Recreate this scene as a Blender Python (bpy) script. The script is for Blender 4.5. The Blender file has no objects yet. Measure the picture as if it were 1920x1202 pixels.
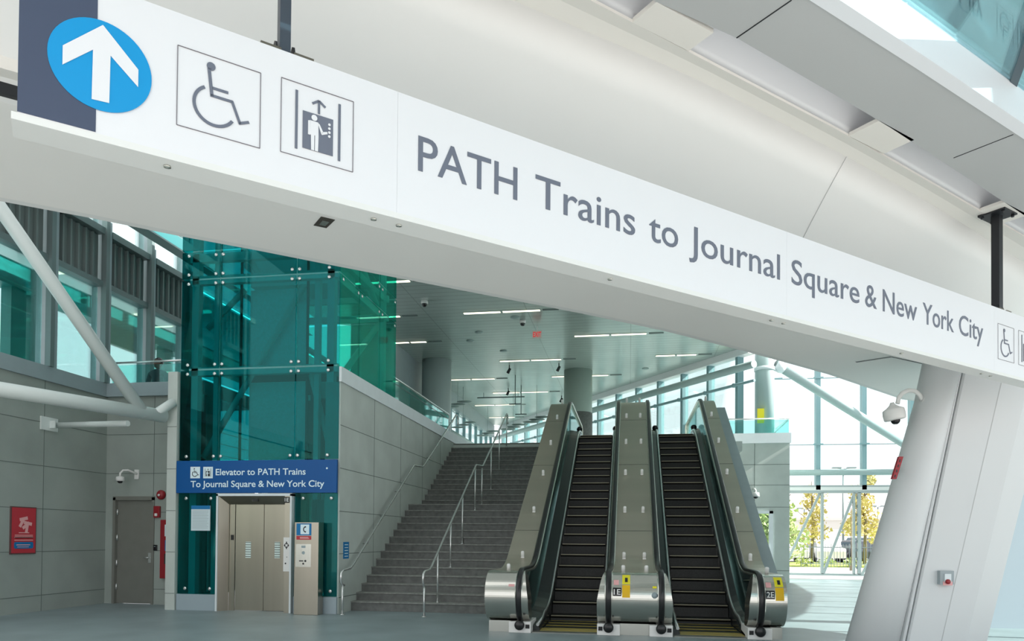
import bpy, math, random
from mathutils import Vector, Matrix
random.seed(7)
scene = bpy.context.scene
col = scene.collection
R = math.radians
V = Vector

# ------------------------------------------------------------------ camera
F_PX = 1350.0; HORIZON = 1008.0; YAW = R(9.26); PITCH = R(0.9); ROLL = R(0.45); EYE = 1.45
fw0 = V((-math.sin(YAW), math.cos(YAW), 0)); rt0 = V((math.cos(YAW), math.sin(YAW), 0)); up0 = V((0, 0, 1))
fw = fw0 * math.cos(PITCH) + up0 * math.sin(PITCH)
up1 = up0 * math.cos(PITCH) - fw0 * math.sin(PITCH)
rt = rt0 * math.cos(ROLL) + up1 * math.sin(ROLL)
up = up1 * math.cos(ROLL) - rt0 * math.sin(ROLL)
PY = HORIZON - F_PX * math.tan(PITCH)
EYEP = V((0, 0, EYE))
cd = bpy.data.cameras.new('camera'); cam = bpy.data.objects.new('camera', cd); col.objects.link(cam)
cd.sensor_width = 36; cd.lens = 36 * F_PX / 1920; cd.shift_y = (PY - 601) / 1920
cd.clip_start = .05; cd.clip_end = 600
m = Matrix((rt, up, -fw)).transposed().to_4x4(); m.translation = EYEP
cam.matrix_world = m
scene.camera = cam

# ------------------------------------------------------------------ view, world, sun
scene.view_settings.view_transform = 'Standard'; scene.view_settings.look = 'None'
scene.view_settings.gamma = 1; scene.view_settings.exposure = 0.2
w = bpy.data.worlds.new('sky'); scene.world = w; w.use_nodes = True
nt = w.node_tree; nt.nodes.clear()
wo = nt.nodes.new('ShaderNodeOutputWorld'); bg = nt.nodes.new('ShaderNodeBackground')
tc = nt.nodes.new('ShaderNodeTexCoord'); nz = nt.nodes.new('ShaderNodeTexNoise'); cr = nt.nodes.new('ShaderNodeValToRGB')
sp = nt.nodes.new('ShaderNodeSeparateXYZ'); gr = nt.nodes.new('ShaderNodeValToRGB'); mx = nt.nodes.new('ShaderNodeMixRGB')
nz.inputs['Scale'].default_value = 2.2; nz.inputs['Detail'].default_value = 7
cr.color_ramp.elements[0].position = .38; cr.color_ramp.elements[0].color = (.78, .88, .97, 1)
cr.color_ramp.elements[1].position = .56; cr.color_ramp.elements[1].color = (1, 1, 1, 1)
gr.color_ramp.elements[0].position = .0; gr.color_ramp.elements[0].color = (0, 0, 0, 1)
gr.color_ramp.elements[1].position = .7; gr.color_ramp.elements[1].color = (1, 1, 1, 1)
nt.links.new(tc.outputs['Generated'], nz.inputs['Vector']); nt.links.new(nz.outputs['Fac'], cr.inputs['Fac'])
nt.links.new(tc.outputs['Generated'], sp.inputs[0]); nt.links.new(sp.outputs[2], gr.inputs['Fac'])
mx.inputs[1].default_value = (1, .985, 1, 1)
nt.links.new(gr.outputs['Color'], mx.inputs[0]); nt.links.new(cr.outputs['Color'], mx.inputs[2])
nt.links.new(mx.outputs[0], bg.inputs['Color']); bg.inputs['Strength'].default_value = 1.45
nt.links.new(bg.outputs[0], wo.inputs['Surface'])
sd = bpy.data.lights.new('sun', 'SUN'); sun = bpy.data.objects.new('sun', sd); col.objects.link(sun)
sd.energy = 10.5; sd.angle = R(.3); sd.color = (1, .96, .9)
SUN_EL = R(33)
sun.rotation_euler = V((-math.cos(SUN_EL), .05, -math.sin(SUN_EL))).to_track_quat('-Z', 'Y').to_euler()
sun.location = (30, 0, 30)

# ------------------------------------------------------------------ measuring helpers (a sight line meets a real plane of the building)
def sight(x, y): return fw + rt * ((x - 960) / F_PX) + up * ((PY - y) / F_PX)
def on_plane(x, y, n, c):
    r = sight(x, y); n = V(n); return EYEP + r * ((c - n.dot(EYEP)) / n.dot(r))
def onX(x, y, X): return on_plane(x, y, (1, 0, 0), X)
def onY(x, y, Y): return on_plane(x, y, (0, 1, 0), Y)
def onZ(x, y, Z): return on_plane(x, y, (0, 0, 1), Z)

# ------------------------------------------------------------------ materials
def mat(name, color, rough=.5, metal=0., var=0., vscale=4., bump=0., bscale=60., spec=.5, stretch=None, coat=0.):
    m = bpy.data.materials.new(name); m.use_nodes = True; n = m.node_tree; b = n.nodes['Principled BSDF']
    b.inputs['Base Color'].default_value = (*color, 1); b.inputs['Roughness'].default_value = rough
    b.inputs['Metallic'].default_value = metal; b.inputs['Specular IOR Level'].default_value = spec
    if coat: b.inputs['Coat Weight'].default_value = coat
    t = n.nodes.new('ShaderNodeTexCoord'); mp = n.nodes.new('ShaderNodeMapping'); n.links.new(t.outputs['Object'], mp.inputs[0])
    if stretch: mp.inputs['Scale'].default_value = stretch
    if var:
        x = n.nodes.new('ShaderNodeTexNoise'); x.inputs['Scale'].default_value = vscale; x.inputs['Detail'].default_value = 6
        r = n.nodes.new('ShaderNodeValToRGB'); a, c = r.color_ramp.elements
        a.position = .3; c.position = .7
        a.color = (*[v * (1 - var) for v in color], 1); c.color = (*[min(1, v * (1 + var)) for v in color], 1)
        n.links.new(mp.outputs[0], x.inputs['Vector']); n.links.new(x.outputs['Fac'], r.inputs[0]); n.links.new(r.outputs[0], b.inputs['Base Color'])
    if bump:
        x = n.nodes.new('ShaderNodeTexNoise'); x.inputs['Scale'].default_value = bscale; x.inputs['Detail'].default_value = 4
        q = n.nodes.new('ShaderNodeBump'); q.inputs['Strength'].default_value = bump; q.inputs['Distance'].default_value = .01
        n.links.new(mp.outputs[0], x.inputs['Vector']); n.links.new(x.outputs['Fac'], q.inputs['Height']); n.links.new(q.outputs[0], b.inputs['Normal'])
    return m
def glass(name, tint, gloss=.1, rough=.02, k=.6, gcol=(.9, 1, .98)):
    m = bpy.data.materials.new(name); m.use_nodes = True; n = m.node_tree; n.nodes.clear()
    o = n.nodes.new('ShaderNodeOutputMaterial'); t = n.nodes.new('ShaderNodeBsdfTransparent'); g = n.nodes.new('ShaderNodeBsdfGlossy'); x = n.nodes.new('ShaderNodeMixShader')
    lw = n.nodes.new('ShaderNodeLayerWeight'); lw.inputs['Blend'].default_value = .25; mm = n.nodes.new('ShaderNodeMath'); mm.operation = 'MULTIPLY_ADD'
    mm.inputs[1].default_value = k; mm.inputs[2].default_value = gloss; mm.use_clamp = True
    n.links.new(lw.outputs['Fresnel'], mm.inputs[0]); n.links.new(mm.outputs[0], x.inputs[0])
    t.inputs[0].default_value = (*tint, 1); g.inputs['Roughness'].default_value = rough; g.inputs['Color'].default_value = (*gcol, 1)
    n.links.new(t.outputs[0], x.inputs[1]); n.links.new(g.outputs[0], x.inputs[2]); n.links.new(x.outputs[0], o.inputs[0])
    return m
def emit(name, color, s):
    m = bpy.data.materials.new(name); m.use_nodes = True; b = m.node_tree.nodes['Principled BSDF']
    b.inputs['Base Color'].default_value = (*color, 1); b.inputs['Emission Color'].default_value = (*color, 1); b.inputs['Emission Strength'].default_value = s
    return m
def ceiling_mat():
    m = mat('ceiling_planks', (.50, .58, .555), .30, .3, .06, 1.5, 0, spec=.7); n = m.node_tree; b = n.nodes['Principled BSDF']
    t = n.nodes.new('ShaderNodeTexCoord'); s = n.nodes.new('ShaderNodeSeparateXYZ'); n.links.new(t.outputs['Object'], s.inputs[0])
    def groove(src, period, width):
        a = n.nodes.new('ShaderNodeMath'); a.operation = 'DIVIDE'; a.inputs[1].default_value = period; n.links.new(src, a.inputs[0])
        f = n.nodes.new('ShaderNodeMath'); f.operation = 'FRACT'; n.links.new(a.outputs[0], f.inputs[0])
        l = n.nodes.new('ShaderNodeMath'); l.operation = 'LESS_THAN'; l.inputs[1].default_value = width; n.links.new(f.outputs[0], l.inputs[0]); return l.outputs[0]
    g1 = groove(s.outputs[1], .3, .1); g2 = groove(s.outputs[0], 3.0, .008)
    mxx = n.nodes.new('ShaderNodeMath'); mxx.operation = 'MAXIMUM'; n.links.new(g1, mxx.inputs[0]); n.links.new(g2, mxx.inputs[1])
    mc = n.nodes.new('ShaderNodeMixRGB'); mc.blend_type = 'MULTIPLY'; mc.inputs[2].default_value = (.62, .64, .64, 1)
    src = b.inputs['Base Color'].links[0].from_socket; n.links.new(src, mc.inputs[1]); n.links.new(mxx.outputs[0], mc.inputs[0]); n.links.new(mc.outputs[0], b.inputs['Base Color'])
    return m
def floor_mat():
    m = mat('terrazzo', (.235, .295, .305), .42, 0, .14, 1.2, .02, 40); return m
M = {}
M['floor'] = floor_mat()
M['ceil'] = ceiling_mat()
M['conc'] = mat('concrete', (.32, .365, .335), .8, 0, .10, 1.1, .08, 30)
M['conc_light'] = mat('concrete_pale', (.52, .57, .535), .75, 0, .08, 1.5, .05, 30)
M['joint'] = mat('joint', (.14, .17, .155), .9)
M['fascia'] = mat('fascia_metal', (.30, .37, .39), .45, 0, .04)
M['fascia_white'] = mat('fascia_white', (.72, .78, .80), .45, 0, .03)
M['colwhite'] = mat('column_white', (.66, .675, .68), .45, 0, .015, .8)
M['white'] = mat('white_panel', (.80, .80, .785), .5, 0, .015, .8)
M['soffit'] = mat('soffit_panel', (.90, .88, .85), .55, 0, .015, .8)
M['greysoffit'] = mat('grey_soffit', (.50, .51, .51), .5, 0, .02, .8)
M['sign'] = mat('sign_white', (.81, .81, .835), .45)
M['signlip'] = mat('sign_lip', (.80, .80, .78), .5)
M['navy'] = mat('sign_slate', (.058, .075, .13), .5)
M['ink'] = mat('sign_ink', (.15, .165, .215), .5)
M['inkline'] = mat('sign_line', (.18, .16, .18), .5)
M['cyan'] = mat('sign_cyan', (.0, .30, .66), .4)
M['blue'] = mat('sign_blue', (.0, .085, .30), .4, spec=.3)
M['letterwhite'] = mat('letter_white', (.75, .90, .95), .5)
M['black'] = mat('black_steel', (.02, .022, .026), .45, .3)
M['postgrey'] = mat('slate_steel', (.07, .085, .11), .4, .3)
M['steel'] = mat('brushed_steel', (.60, .60, .55), .23, 1, .05, 3, .05, 90, stretch=(1, .05, .05))
M['deck'] = mat('deck_steel', (.41, .39, .315), .34, .6, .06, 2, .04, 90, stretch=(.05, 1, .05))
M['doorsteel'] = mat('door_steel', (.43, .395, .33), .30, 1, .08, 2.5, .04, 90, stretch=(1, 1, .05))
M['rail'] = mat('polished_steel', (.70, .72, .71), .25, .75, .03)
M['rubber'] = mat('rubber', (.012, .013, .014), .3)
M['balus'] = glass('balustrade_glass', (.55, .72, .72), .05)
M['darkpanel'] = mat('dark_panel', (.02, .026, .027), .25)
M['step'] = mat('step_metal', (.020, .021, .020), .45, .5, .2, 40)
M['nosing'] = mat('nosing', (.30, .28, .20), .45, .4)
M['yellowline'] = mat('yellow_line', (.45, .36, .05), .5)
M['combs'] = mat('comb_plate', (.25, .26, .24), .4, .8)
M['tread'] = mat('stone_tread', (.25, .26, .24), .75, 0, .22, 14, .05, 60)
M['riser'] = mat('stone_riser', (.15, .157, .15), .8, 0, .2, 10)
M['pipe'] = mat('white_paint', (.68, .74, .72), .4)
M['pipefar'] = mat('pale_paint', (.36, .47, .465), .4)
M['mull'] = mat('mullion_paint', (.22, .36, .385), .4)
M['mullframe'] = mat('gate_paint', (.40, .45, .45), .4)
M['darkmull'] = mat('dark_mullion', (.17, .22, .22), .4, .2)
M['spandrel'] = mat('spandrel_metal', (.17, .21, .205), .6)
M['teal'] = glass('teal_glass', (.11, .60, .62), .03, .02, .3, (.35, 1, .92))
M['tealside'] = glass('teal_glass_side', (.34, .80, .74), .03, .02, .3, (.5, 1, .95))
M['clear'] = glass('clear_glass', (.93, .985, .985), .02)
M['leftglass'] = glass('bluish_glass', (.74, .92, .92), .04)
M['roofglass'] = glass('roof_glass', (.62, .80, .85), .05)
M['railglass'] = glass('rail_glass', (.62, .90, .88), .07)
M['towersteel'] = mat('tower_steel', (.70, .82, .78), .45)
M['towergrille'] = mat('tower_grille', (.90, .95, .93), .6, 0, .1, 30)
M['towerdark'] = mat('tower_dark', (.02, .035, .035), .6)
M['base'] = mat('base_panel', (.34, .42, .46), .4)
M['utildoor'] = mat('utility_door', (.23, .235, .21), .45, .3, .04)
M['red'] = mat('red_paint', (.30, .012, .02), .4)
M['redflat'] = mat('poster_red', (.50, .035, .05), .6)
M['pink'] = mat('poster_pink', (.80, .42, .42), .6)
M['posterblue'] = mat('poster_blue', (.0, .17, .42), .6)
M['paper'] = mat('paper', (.62, .74, .77), .6)
M['offwhite'] = mat('off_white', (.80, .80, .78), .4)
M['lamp'] = emit('lamp_tube', (1, .90, .68), 2.2)
M['exitred'] = emit('exit_red', (.75, .03, .03), .5)
M['exitwhite'] = mat('exit_case', (.75, .72, .66), .5)
M['yellow'] = mat('sticker_yellow', (.80, .72, .02), .5)
M['orange'] = mat('sticker_amber', (.80, .48, .0), .5)
M['celld'] = mat('device_black', (.01, .01, .012), .2)
M['outground'] = mat('pavement', (.50, .50, .48), .8, 0, .05)
M['grass'] = mat('grass', (.34, .42, .10), .9, 0, .3, 8)
M['leafy'] = mat('leaf_yellow', (.60, .52, .20), .8, 0, .25, 3)
M['leafg'] = mat('leaf_green', (.40, .50, .20), .8, 0, .25, 3)
M['bark'] = mat('bark', (.20, .17, .12), .9)
M['carwhite'] = mat('car_white', (.75, .76, .77), .25)
M['cardark'] = mat('car_dark', (.05, .06, .08), .25)
M['carglass'] = mat('car_glass', (.10, .14, .17), .1)
M['bldg'] = mat('far_building', (.55, .53, .50), .8)
M['hang'] = mat('hanging_grey', (.26, .34, .33), .5)
M['skin'] = mat('skin_dark', (.16, .10, .07), .6)
M['coat'] = mat('dark_coat', (.03, .04, .05), .8)

# ------------------------------------------------------------------ mesh building
class MB:
    def __init__(s): s.v = []; s.f = []; s.smooth = []
    def face(s, pts, sm=False):
        i = len(s.v); s.v += [V(p) for p in pts]; s.f.append(list(range(i, i + len(pts)))); s.smooth.append(sm); return s
    def box(s, a, b):
        x0, y0, z0 = [min(a[i], b[i]) for i in range(3)]; x1, y1, z1 = [max(a[i], b[i]) for i in range(3)]
        return s.hexa([(x0, y0, z0), (x1, y0, z0), (x1, y1, z0), (x0, y1, z0)], [(x0, y0, z1), (x1, y0, z1), (x1, y1, z1), (x0, y1, z1)])
    def hexa(s, lo, hi): return s.loft([lo, hi])
    def loft(s, rings, caps=True, sm=False, closed=True):
        i = len(s.v); n = len(rings[0])
        for r in rings: s.v += [V(p) for p in r]
        for k in range(len(rings) - 1):
            for j in range(n if closed else n - 1):
                a = i + k * n + j; b = i + k * n + (j + 1) % n
                s.f.append([a, b, b + n, a + n]); s.smooth.append(sm)
        if caps:
            s.f.append([i + j for j in range(n)][::-1]); s.smooth.append(False)
            s.f.append([i + (len(rings) - 1) * n + j for j in range(n)]); s.smooth.append(False)
        return s
    def prism(s, pts, off):
        off = V(off); return s.loft([[V(p) for p in pts], [V(p) + off for p in pts]])
    def tube(s, pts, r, seg=12, caps=True):
        pts = [V(p) for p in pts]; rings = []; prev = None
        for k, p in enumerate(pts):
            if k == 0: t = pts[1] - p
            elif k == len(pts) - 1: t = p - pts[k - 1]
            else: t = (pts[k + 1] - p).normalized() + (p - pts[k - 1]).normalized()
            t.normalize()
            if prev is None:
                a = V((0, 0, 1)) if abs(t.z) < .9 else V((1, 0, 0)); u = t.cross(a).normalized()
            else: u = (prev - t * prev.dot(t)).normalized()
            prev = u; w_ = t.cross(u)
            rr = r[k] if isinstance(r, (list, tuple)) else r
            rings.append([p + (u * math.cos(2 * math.pi * j / seg) + w_ * math.sin(2 * math.pi * j / seg)) * rr for j in range(seg)])
        return s.loft(rings, caps, True)
    def lathe(s, prof, c, ax=(0, 0, 1), seg=20):
        ax = V(ax).normalized(); a = V((1, 0, 0)) if abs(ax.x) < .9 else V((0, 1, 0)); u = ax.cross(a).normalized(); w_ = ax.cross(u); c = V(c)
        rings = [[c + ax * h + (u * math.cos(2 * math.pi * j / seg) + w_ * math.sin(2 * math.pi * j / seg)) * max(r, 1e-4) for j in range(seg)] for r, h in prof]
        return s.loft(rings, True, True)
    def ball(s, c, r, seg=12, sc=(1, 1, 1)):
        c = V(c); rings = []
        for k in range(1, seg // 2):
            t = math.pi * k / (seg // 2)
            rings.append([c + V((math.sin(t) * math.cos(2 * math.pi * j / seg) * sc[0], math.sin(t) * math.sin(2 * math.pi * j / seg) * sc[1], -math.cos(t) * sc[2])) * r for j in range(seg)])
        return s.loft(rings, True, True)
    def build(s, name, material, parent=None, bevel=0):
        o0 = wloc(parent) if parent else V((0, 0, 0))
        me = bpy.data.meshes.new(name); me.from_pydata([tuple(p - o0) for p in s.v], [], s.f); me.validate()
        for i, p in enumerate(me.polygons):
            if i < len(s.smooth): p.use_smooth = s.smooth[i]
        import bmesh
        b = bmesh.new(); b.from_mesh(me); bmesh.ops.remove_doubles(b, verts=b.verts, dist=1e-5); bmesh.ops.recalc_face_normals(b, faces=b.faces); b.to_mesh(me); b.free()
        me.materials.append(material)
        o = bpy.data.objects.new(name, me); col.objects.link(o)
        if parent: o.parent = parent
        if bevel:
            bv = o.modifiers.new('bevel', 'BEVEL'); bv.width = bevel; bv.segments = 2; bv.limit_method = 'ANGLE'; bv.angle_limit = R(40)
        return o
def wloc(o):
    p = V((0, 0, 0))
    while o is not None: p += o.location; o = o.parent
    return p
def tag(o, label=None, cat=None, group=None, kind=None):
    if label: o['label'] = label
    if cat: o['category'] = cat
    if group: o['group'] = group
    if kind: o['kind'] = kind
    return o
def thing(name, loc, label=None, cat=None, group=None, kind=None):
    o = bpy.data.objects.new(name, None); o.location = loc; o.empty_display_size = .1; col.objects.link(o)
    return tag(o, label, cat, group, kind)
def struct(name, mb, material, label=None, cat=None, parent=None):
    o = mb.build(name, material, parent)
    if parent is None: tag(o, label, cat, None, 'structure')
    return o
def B(a, b): return MB().box(a, b)

class Frame:                                             # a flat face: origin, right, up, outward
    def __init__(s, o, ux, uy): s.o = V(o); s.x = V(ux).normalized(); s.y = V(uy).normalized(); s.n = s.x.cross(s.y)
    def P(s, a, b, c=0): return s.o + s.x * a + s.y * b + s.n * c
    def poly(s, mb, pts, c=0, t=.002): mb.prism([s.P(a, b, c) for a, b in pts], s.n * t); return mb
    def rect(s, mb, a0, b0, a1, b1, c=0, t=.002): return s.poly(mb, [(a0, b0), (a1, b0), (a1, b1), (a0, b1)], c, t)
    def stroke(s, mb, p, q, wd, c=0, t=.002):
        d = V((q[0] - p[0], q[1] - p[1])); d.normalize(); n = V((-d.y, d.x)) * wd / 2
        return s.poly(mb, [(p[0] - n.x, p[1] - n.y), (q[0] - n.x, q[1] - n.y), (q[0] + n.x, q[1] + n.y), (p[0] + n.x, p[1] + n.y)], c, t)
    def disc(s, mb, cx, cy, r, c=0, t=.002, seg=40, ry=None):
        return s.poly(mb, [(cx + r * math.cos(2 * math.pi * k / seg), cy + (ry or r) * math.sin(2 * math.pi * k / seg)) for k in range(seg)], c, t)
    def arc(s, mb, cx, cy, r, a0, a1, wd, c=0, t=.002, n=26):
        for k in range(n):
            p = [R(a0 + (a1 - a0) * (k + e) / n) for e in (0, 1)]
            s.poly(mb, [(cx + rr * math.cos(a), cy + rr * math.sin(a)) for rr, a in ((r - wd / 2, p[0]), (r - wd / 2, p[1]), (r + wd / 2, p[1]), (r + wd / 2, p[0]))], c, t)
        return mb

def lettering(body, frame, a0, a1, base, cap, material, parent, c=.002, t=.002, bold=.0, name='lettering'):
    cu = bpy.data.curves.new(name, 'FONT'); cu.body = body; cu.size = 1; cu.offset = bold; cu.extrude = .001; cu.resolution_u = 4
    ob = bpy.data.objects.new(name, cu); col.objects.link(ob)
    dg = bpy.context.evaluated_depsgraph_get(); me = bpy.data.meshes.new_from_object(ob.evaluated_get(dg))
    bpy.data.objects.remove(ob)
    cu2 = bpy.data.curves.new('h', 'FONT'); cu2.body = 'H'; cu2.size = 1; ob2 = bpy.data.objects.new('h', cu2); col.objects.link(ob2)
    dg = bpy.context.evaluated_depsgraph_get(); mh = bpy.data.meshes.new_from_object(ob2.evaluated_get(dg)); hcap = max(v.co.y for v in mh.vertices)
    bpy.data.objects.remove(ob2)
    xs = [v.co.x for v in me.vertices]; x0, x1 = min(xs), max(xs)
    o0 = wloc(parent) if parent else V((0, 0, 0))
    sx = (a1 - a0) / (x1 - x0); sy = cap / hcap
    for v in me.vertices:
        v.co = frame.P(a0 + (v.co.x - x0) * sx, base + v.co.y * sy, c + (t if v.co.z > 0 else 0)) - o0
    me.materials.clear(); me.materials.append(material)
    o = bpy.data.objects.new(name, me); col.objects.link(o); o.parent = parent
    return o

def wheelchair_icon(f, a, b, s, ink, parent, c=.002, name='wheelchair_symbol', wd=.034):
    mb = MB(); P = lambda u, v: (a + u * s, b + (1 - v) * s)
    f.disc(mb, *P(.39, .13), .052 * s, c)
    L = lambda p, q, k=1.: f.stroke(mb, P(*p), P(*q), wd * s * k, c)
    f.poly(mb, [P(.345, .16), P(.385, .51), P(.425, .51), P(.385, .16)], c)
    L((.405, .40), (.60, .40)); L((.385, .50), (.655, .50)); L((.645, .49), (.75, .76)); L((.735, .755), (.86, .70))
    f.arc(mb, *P(.44, .63), .245 * s, 120, 330, wd * 1.15 * s, c)
    return mb.build(name, ink, parent)
def elevator_icon(f, a, b, s, ink, white, parent, c=.002):
    mb = MB(); P = lambda u, v: (a + u * s, b + (1 - v) * s)
    for u in (.205, .80): f.stroke(mb, P(u, .10), P(u, .90), .034 * s, c)
    f.stroke(mb, P(.51, .15), P(.51, .33), .03 * s, c)
    for u in (.42, .60): f.stroke(mb, P(.51, .15), P(u, .215), .03 * s, c)
    f.poly(mb, [P(.29, .86), P(.71, .86), P(.71, .35), P(.29, .35)], c)
    o = mb.build('elevator_symbol', ink, parent)
    mb = MB(); c2 = c + .003
    f.disc(mb, *P(.445, .41), .04 * s, c2)
    for q in ([(.385, .46), (.50, .46), (.505, .65), (.395, .65)], [(.36, .47), (.39, .46), (.395, .66), (.36, .66)], [(.40, .65), (.447, .65), (.447, .86), (.405, .86)],
              [(.457, .65), (.505, .65), (.50, .86), (.457, .86)], [(.49, .46), (.52, .48), (.57, .575), (.545, .61)], [(.55, .575), (.625, .55), (.63, .58), (.55, .615)]):
        f.poly(mb, [P(*p) for p in q[::-1]], c2)
    for v in (.44, .495, .55, .605): f.disc(mb, *P(.655, v), .018 * s, c2, seg=12)
    mb.build('passenger_symbol', white, o)
    return o
def outline(mb, f, a0, b0, a1, b1, wd, c=.002):
    for p, q in (((a0, b0), (a1, b0)), ((a1, b0), (a1, b1)), ((a1, b1), (a0, b1)), ((a0, b1), (a0, b0))):
        f.stroke(mb, p, q, wd, c)
    return mb

LEVEL = 4.3; CEIL = 8.1; XL = -10.9; YT = 12.75; XS = -5.36

# ================================================================== SETTING
struct('bounce_ground', B((-40, -45, -.2), (60, 8.3, 0)), mat('bounce_paving', (.38, .375, .365), .85, 0, .05), 'unseen pale paving on the near side of the sign, added to bounce sunlight up', 'ground')  # out-of-view pale ground added to bounce sunlight up onto the soffits
struct('floor', B((-14, 8.3, -.2), (20, 28.3, 0)), M['floor'], 'grey terrazzo concourse floor with sun stripes on the right', 'floor')
struct('floor_upper', MB().prism([(-12, 21.5, 4.0), (3.2, 21.5, 4.0), (3.2, 25.82, 4.0), (5.08, 25.82, 4.0), (-9, 45, 4.0), (-12, 45, 4.0)], (0, 0, .28)), M['conc_light'], 'upper level floor slab at the head of the stairs', 'floor')

def joints(mb, f, a0, a1, zs, vs, t=.012, c=.001):
    for z in zs: f.rect(mb, a0, z - t / 2, a1, z + t / 2, c, .003)
    return mb
# left wall, parallel to the escalators
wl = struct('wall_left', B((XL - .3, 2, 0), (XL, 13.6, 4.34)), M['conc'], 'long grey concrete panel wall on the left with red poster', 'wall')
fl = Frame((XL, 0, 0), (0, 1, 0), (0, 0, 1)); mb = MB()
for z in (.30, 1.12, 1.92, 2.73, 3.55): fl.rect(mb, 2, z - .006, 13.6, z + .006, 0, .004)
for y in (7.6, 9.6, 11.95): fl.rect(mb, y - .005, 0, y + .005, 4.34, 0, .004)
mb.build('panel_joint', M['joint'], wl)
struct('trim_1', B((XL - .35, 2, 4.34), (XL + .05, 16.4, 4.62)), M['fascia'], 'blue grey metal band on top of the left concrete wall', 'trim')
# wall with the utility door
wd_ = MB()
wd_.box((XL, 13.6, 0), (-10.68, 13.9, 2.17)); wd_.box((-9.78, 13.6, 0), (-8.6, 13.9, 2.17)); wd_.box((XL, 13.6, 2.17), (-8.6, 13.9, 4.34))
wb = struct('wall_back', wd_, M['conc'], 'short grey concrete wall around the utility door', 'wall')
fb = Frame((0, 13.6, 0), (1, 0, 0), (0, 0, 1)); mb = MB()
for z in (.32, 1.12): fb.rect(mb, -9.76, z - .006, -8.6, z + .006, 0, .004)
for z in (1.92,): fb.rect(mb, -9.76, z - .006, -8.6, z + .006, 0, .004)
for z in (2.73, 3.55): fb.rect(mb, XL, z - .006, -8.6, z + .006, 0, .004)
fb.rect(mb, -9.80, 2.17, -9.79, 4.34, 0, .004); fb.rect(mb, -9.42, 0, -9.41, 1.9, 0, .004)
mb.build('panel_joint', M['joint'], wb)
struct('trim_2', B((XL, 13.5, 4.34), (-8.6, 15.4, 4.62)), M['fascia'], 'blue grey slab edge above the utility door', 'trim')
# utility door
d1 = thing('door_1', (-10.23, 13.6, 0), kind='structure')
fr = MB().box((-10.72, 13.58, 0), (-10.66, 13.75, 2.23)).box((-9.82, 13.58, 0), (-9.76, 13.75, 2.23)).box((-10.72, 13.58, 2.17), (-9.76, 13.75, 2.25))
fr.build('door_frame', M['utildoor'], d1)
B((-10.66, 13.66, .01), (-9.82, 13.71, 2.17)).build('door_leaf', M['utildoor'], d1)
for z in (.35, .85, 1.38, 1.92): MB().tube([(-10.655, 13.64, z - .06), (-10.655, 13.64, z + .06)], .018, 10).build('hinge', M['rail'], d1)
h = MB().box((-9.93, 13.645, .86), (-9.85, 13.66, 1.07)); h.tube([(-9.89, 13.66, .97), (-9.89, 13.60, .97), (-10.0, 13.60, .97)], .011, 8); h.build('door_handle', M['rail'], d1)
B((-10.64, 13.655, .04), (-9.84, 13.66, .45)).build('kick_plate', M['utildoor'], d1)
# concrete fin beside the tower
fin = struct('wall_fin', B((-8.87, 12.7, 0), (-8.67, 13.7, 4.62)), M['conc_light'], 'narrow pale concrete fin left of the glass elevator tower', 'wall')
ff = Frame((0, 12.7, 0), (1, 0, 0), (0, 0, 1)); mb = MB()
for z in (.32, 1.12, 1.92, 2.73, 3.55): ff.rect(mb, -8.87, z - .005, -8.67, z + .005, 0, .003)
mb.build('panel_joint', M['joint'], fin)

# left curtain wall
win1 = thing('window_1', (XL, 9, 4.62), kind='structure')
ys = [6.4, 7.8, 9.2, 10.6, 12.02, 13.45, 14.88, 16.3]
for i, y in enumerate(ys):
    B((XL - .02, y - .07, 4.62), (XL + .10, y + .03, 10.5)).build('mullion', M['darkmull'], win1)
    B((XL - .32, y + .03, 4.62), (XL + .04, y + .16, 10.5)).build('mullion_web', M['fascia'], win1)
for i in range(len(ys) - 1):
    y0, y1 = ys[i] + .16, ys[i + 1] - .07
    B((XL - .12, y0, 4.64), (XL - .10, y1, 6.66)).build('glass_pane', M['leftglass'], win1)
    B((XL - .12, y0, 7.9), (XL - .10, y1, 10.5)).build('clerestory_pane', M['clear'], win1)
    s_ = MB().box((XL - .16, y0 - .02, 6.72), (XL - .12, y1 + .02, 7.74))
    n = 6
    for k in range(1, n):
        yy = y0 + (y1 - y0) * k / n; s_.box((XL - .13, yy - .02, 6.74), (XL - .04, yy + .02, 7.70))
    s_.build('spandrel_panel', M['spandrel'], win1)
    B((XL - .2, y0, 6.62), (XL + .03, y1, 6.74)).build('lower_rail', M['darkmull'], win1)
    B((XL - .2, y0, 7.72), (XL + .06, y1, 7.86)).build('upper_rail', M['darkmull'], win1)

# beyond the left curtain wall: platform roof and a teal box girder
t = thing('platform_canopy', (-14, 12, 7.2), 'pale platform roof with lamps seen through the left windows', 'canopy')
B((-16, 5, 7.95), (XL - .5, 40, 8.1)).build('roof', M['white'], t)
for y in (9.4, 12.2, 15.6, 19): B((-14.4, y, 7.89), (-12.0, y + .12, 7.95)).build('lamp_tube', M['lamp'], t)
t = thing('footbridge', (-13, 14, 6.0), 'teal box beam crossing behind the left windows', 'bridge')
B((-13.1, 4, 6.62), (-12.7, 30, 7.15)).build('beam', mat('bridge_teal', (.02, .20, .18), .4), t)
tm = mat('post_teal', (.03, .20, .18), .4)
for px in (8, 50, 300): y = onX(px, 640, -12.9).y; B((-13.0, y, 3.0), (-12.75, y + .38, 6.62)).build('post', tm, t)
t = thing('overhead_sign', (-12.3, 15.6, 5.4), 'dark green hanging sign behind the left windows', 'sign')
B((-12.35, 14.9, 6.02), (-12.25, 17.0, 6.5)).build('panel', mat('dark_green', (.02, .10, .09), .4), t)
for y in (15.2, 16.5): MB().tube([(-12.3, y, 6.5), (-12.3, y, 7.95)], .02, 8).build('hanger', M['black'], t)
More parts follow.
